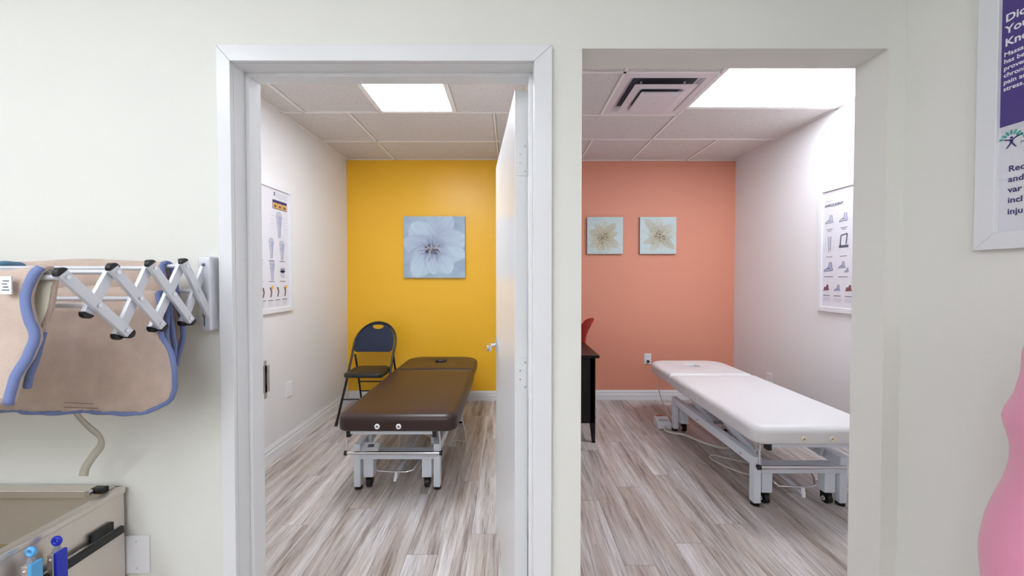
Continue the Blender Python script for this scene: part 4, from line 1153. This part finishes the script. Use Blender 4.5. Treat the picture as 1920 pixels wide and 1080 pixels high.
def tongs(y, z, plastic, label):
    x = tx1 + 0.030
    t = thing('clip', (x, y, z), label, 'clip', 'clips on the tank handle')
    MB().torus((x, y, z), 0.0085, 0.0045, 'y', 18, 8).build('ring', M[plastic], t, smooth='all')
    MB().prism([(x - 0.004, z - 0.012), (x + 0.004, z - 0.012), (x + 0.009, z - 0.028), (x - 0.009, z - 0.028)], 'y', y - 0.004, y + 0.004).build('neck', M['grey_metal'], t)
    c = MB().box(x - 0.012, x + 0.004, y - 0.012, y + 0.012, z - 0.10, z - 0.028).build('clamp', M['steel'], t, bevel=0.002)
    MB().cyl((x - 0.004, y - 0.012, z - 0.042), (x - 0.004, y - 0.014, z - 0.042), 0.003, 8).build('rivet', M['chrome'], c)
    MB().box(x + 0.0045, x + 0.014, y - 0.012, y + 0.012, z - 0.105, z - 0.024).build('grip', M[plastic], t, bevel=0.002)
    return t
tongs(0.944, 0.742, 'bluep', 'dark blue and steel clip hung on the tank handle')
tongs(0.893, 0.752, 'lbluep', 'light blue and steel clip hung on the tank handle')

# ---------------------------------------------------------------- pink torso form
t = thing('torso_form', (0.995, 0.596, 0), 'pink jersey-covered maternity torso form at the right edge', 'torso form')
ac_ = math.radians(59.1); Rr = 1.16
ctr = Vector((Rr * math.sin(ac_), Rr * math.cos(ac_), 0))
vdir = Vector((math.sin(ac_), math.cos(ac_), 0)); fdir = Vector((-vdir.y, vdir.x, 0))
sil = [(644, 1920), (693, 1918), (738, 1904), (767, 1882), (778, 1881.5), (800, 1891), (831, 1900), (862, 1898), (893, 1889), (924, 1871), (964, 1853), (1000, 1845), (1022, 1844), (1067, 1849), (1080, 1851)]
tab = []
for py, px in sil:
    al = math.atan((px - 956) / F)
    a = Rr * math.sin(ac_ - al)
    dep = (ctr + fdir * a).y
    tab.append((CAMZ - (py - 519) / F * dep, a))
tab += [(0.79, 0.128), (0.73, 0.108), (0.68, 0.10), (1.33, 0.075), (1.38, 0.058), (1.42, 0.052), (1.48, 0.05)]
tab.sort()
back = [(0.68, 0.10), (0.76, 0.125), (0.84, 0.13), (0.95, 0.09), (1.03, 0.08), (1.15, 0.095), (1.27, 0.10), (1.34, 0.085), (1.40, 0.06), (1.48, 0.055)]
wid = [(0.68, 0.155), (0.78, 0.172), (0.86, 0.168), (0.98, 0.14), (1.06, 0.128), (1.15, 0.142), (1.25, 0.155), (1.33, 0.165), (1.37, 0.13), (1.40, 0.07), (1.43, 0.055), (1.48, 0.052)]
zs = np.linspace(0.68, 1.48, 61); rings = []
def sm(tab_, z):
    xs_ = [p[0] for p in tab_]; ys_ = [p[1] for p in tab_]
    return float(np.mean([np.interp(z + d_, xs_, ys_) for d_ in (-0.008, -0.004, 0, 0.004, 0.008)]))
for z in zs:
    af, ab, bw_ = sm(tab, z), sm(back, z), sm(wid, z)
    ring = []
    for k in range(40):
        th = 6.28318 * k / 40; c_, s_ = math.cos(th), math.sin(th)
        ring.append(ctr + fdir * ((af if c_ > 0 else ab) * c_) + vdir * (bw_ * s_) + Vector((0, 0, z)))
    rings.append(ring)
MB().loft(rings).build('body', M['pink'], t, smooth='all')
MB().cyl(ctr + Vector((0, 0, 0.02)), ctr + Vector((0, 0, 0.68)), 0.014, 16).build('stand_pole', M['chrome'], t, smooth=True)
MB().loft([[ctr + Vector((r_ * math.cos(6.2832 * k / 32), r_ * math.sin(6.2832 * k / 32), z)) for k in range(32)] for r_, z in ((0.14, 0), (0.14, 0.01), (0.12, 0.018), (0.02, 0.024))]).build('stand_base', M['chrome'], t, smooth=True)
MB().loft([[ctr + Vector((r_ * math.cos(6.2832 * k / 24), r_ * math.sin(6.2832 * k / 24), z)) for k in range(24)] for r_, z in ((0.052, 1.4805), (0.052, 1.492), (0.03, 1.50))]).build('neck_cap', M['chrome'], t, smooth=True)
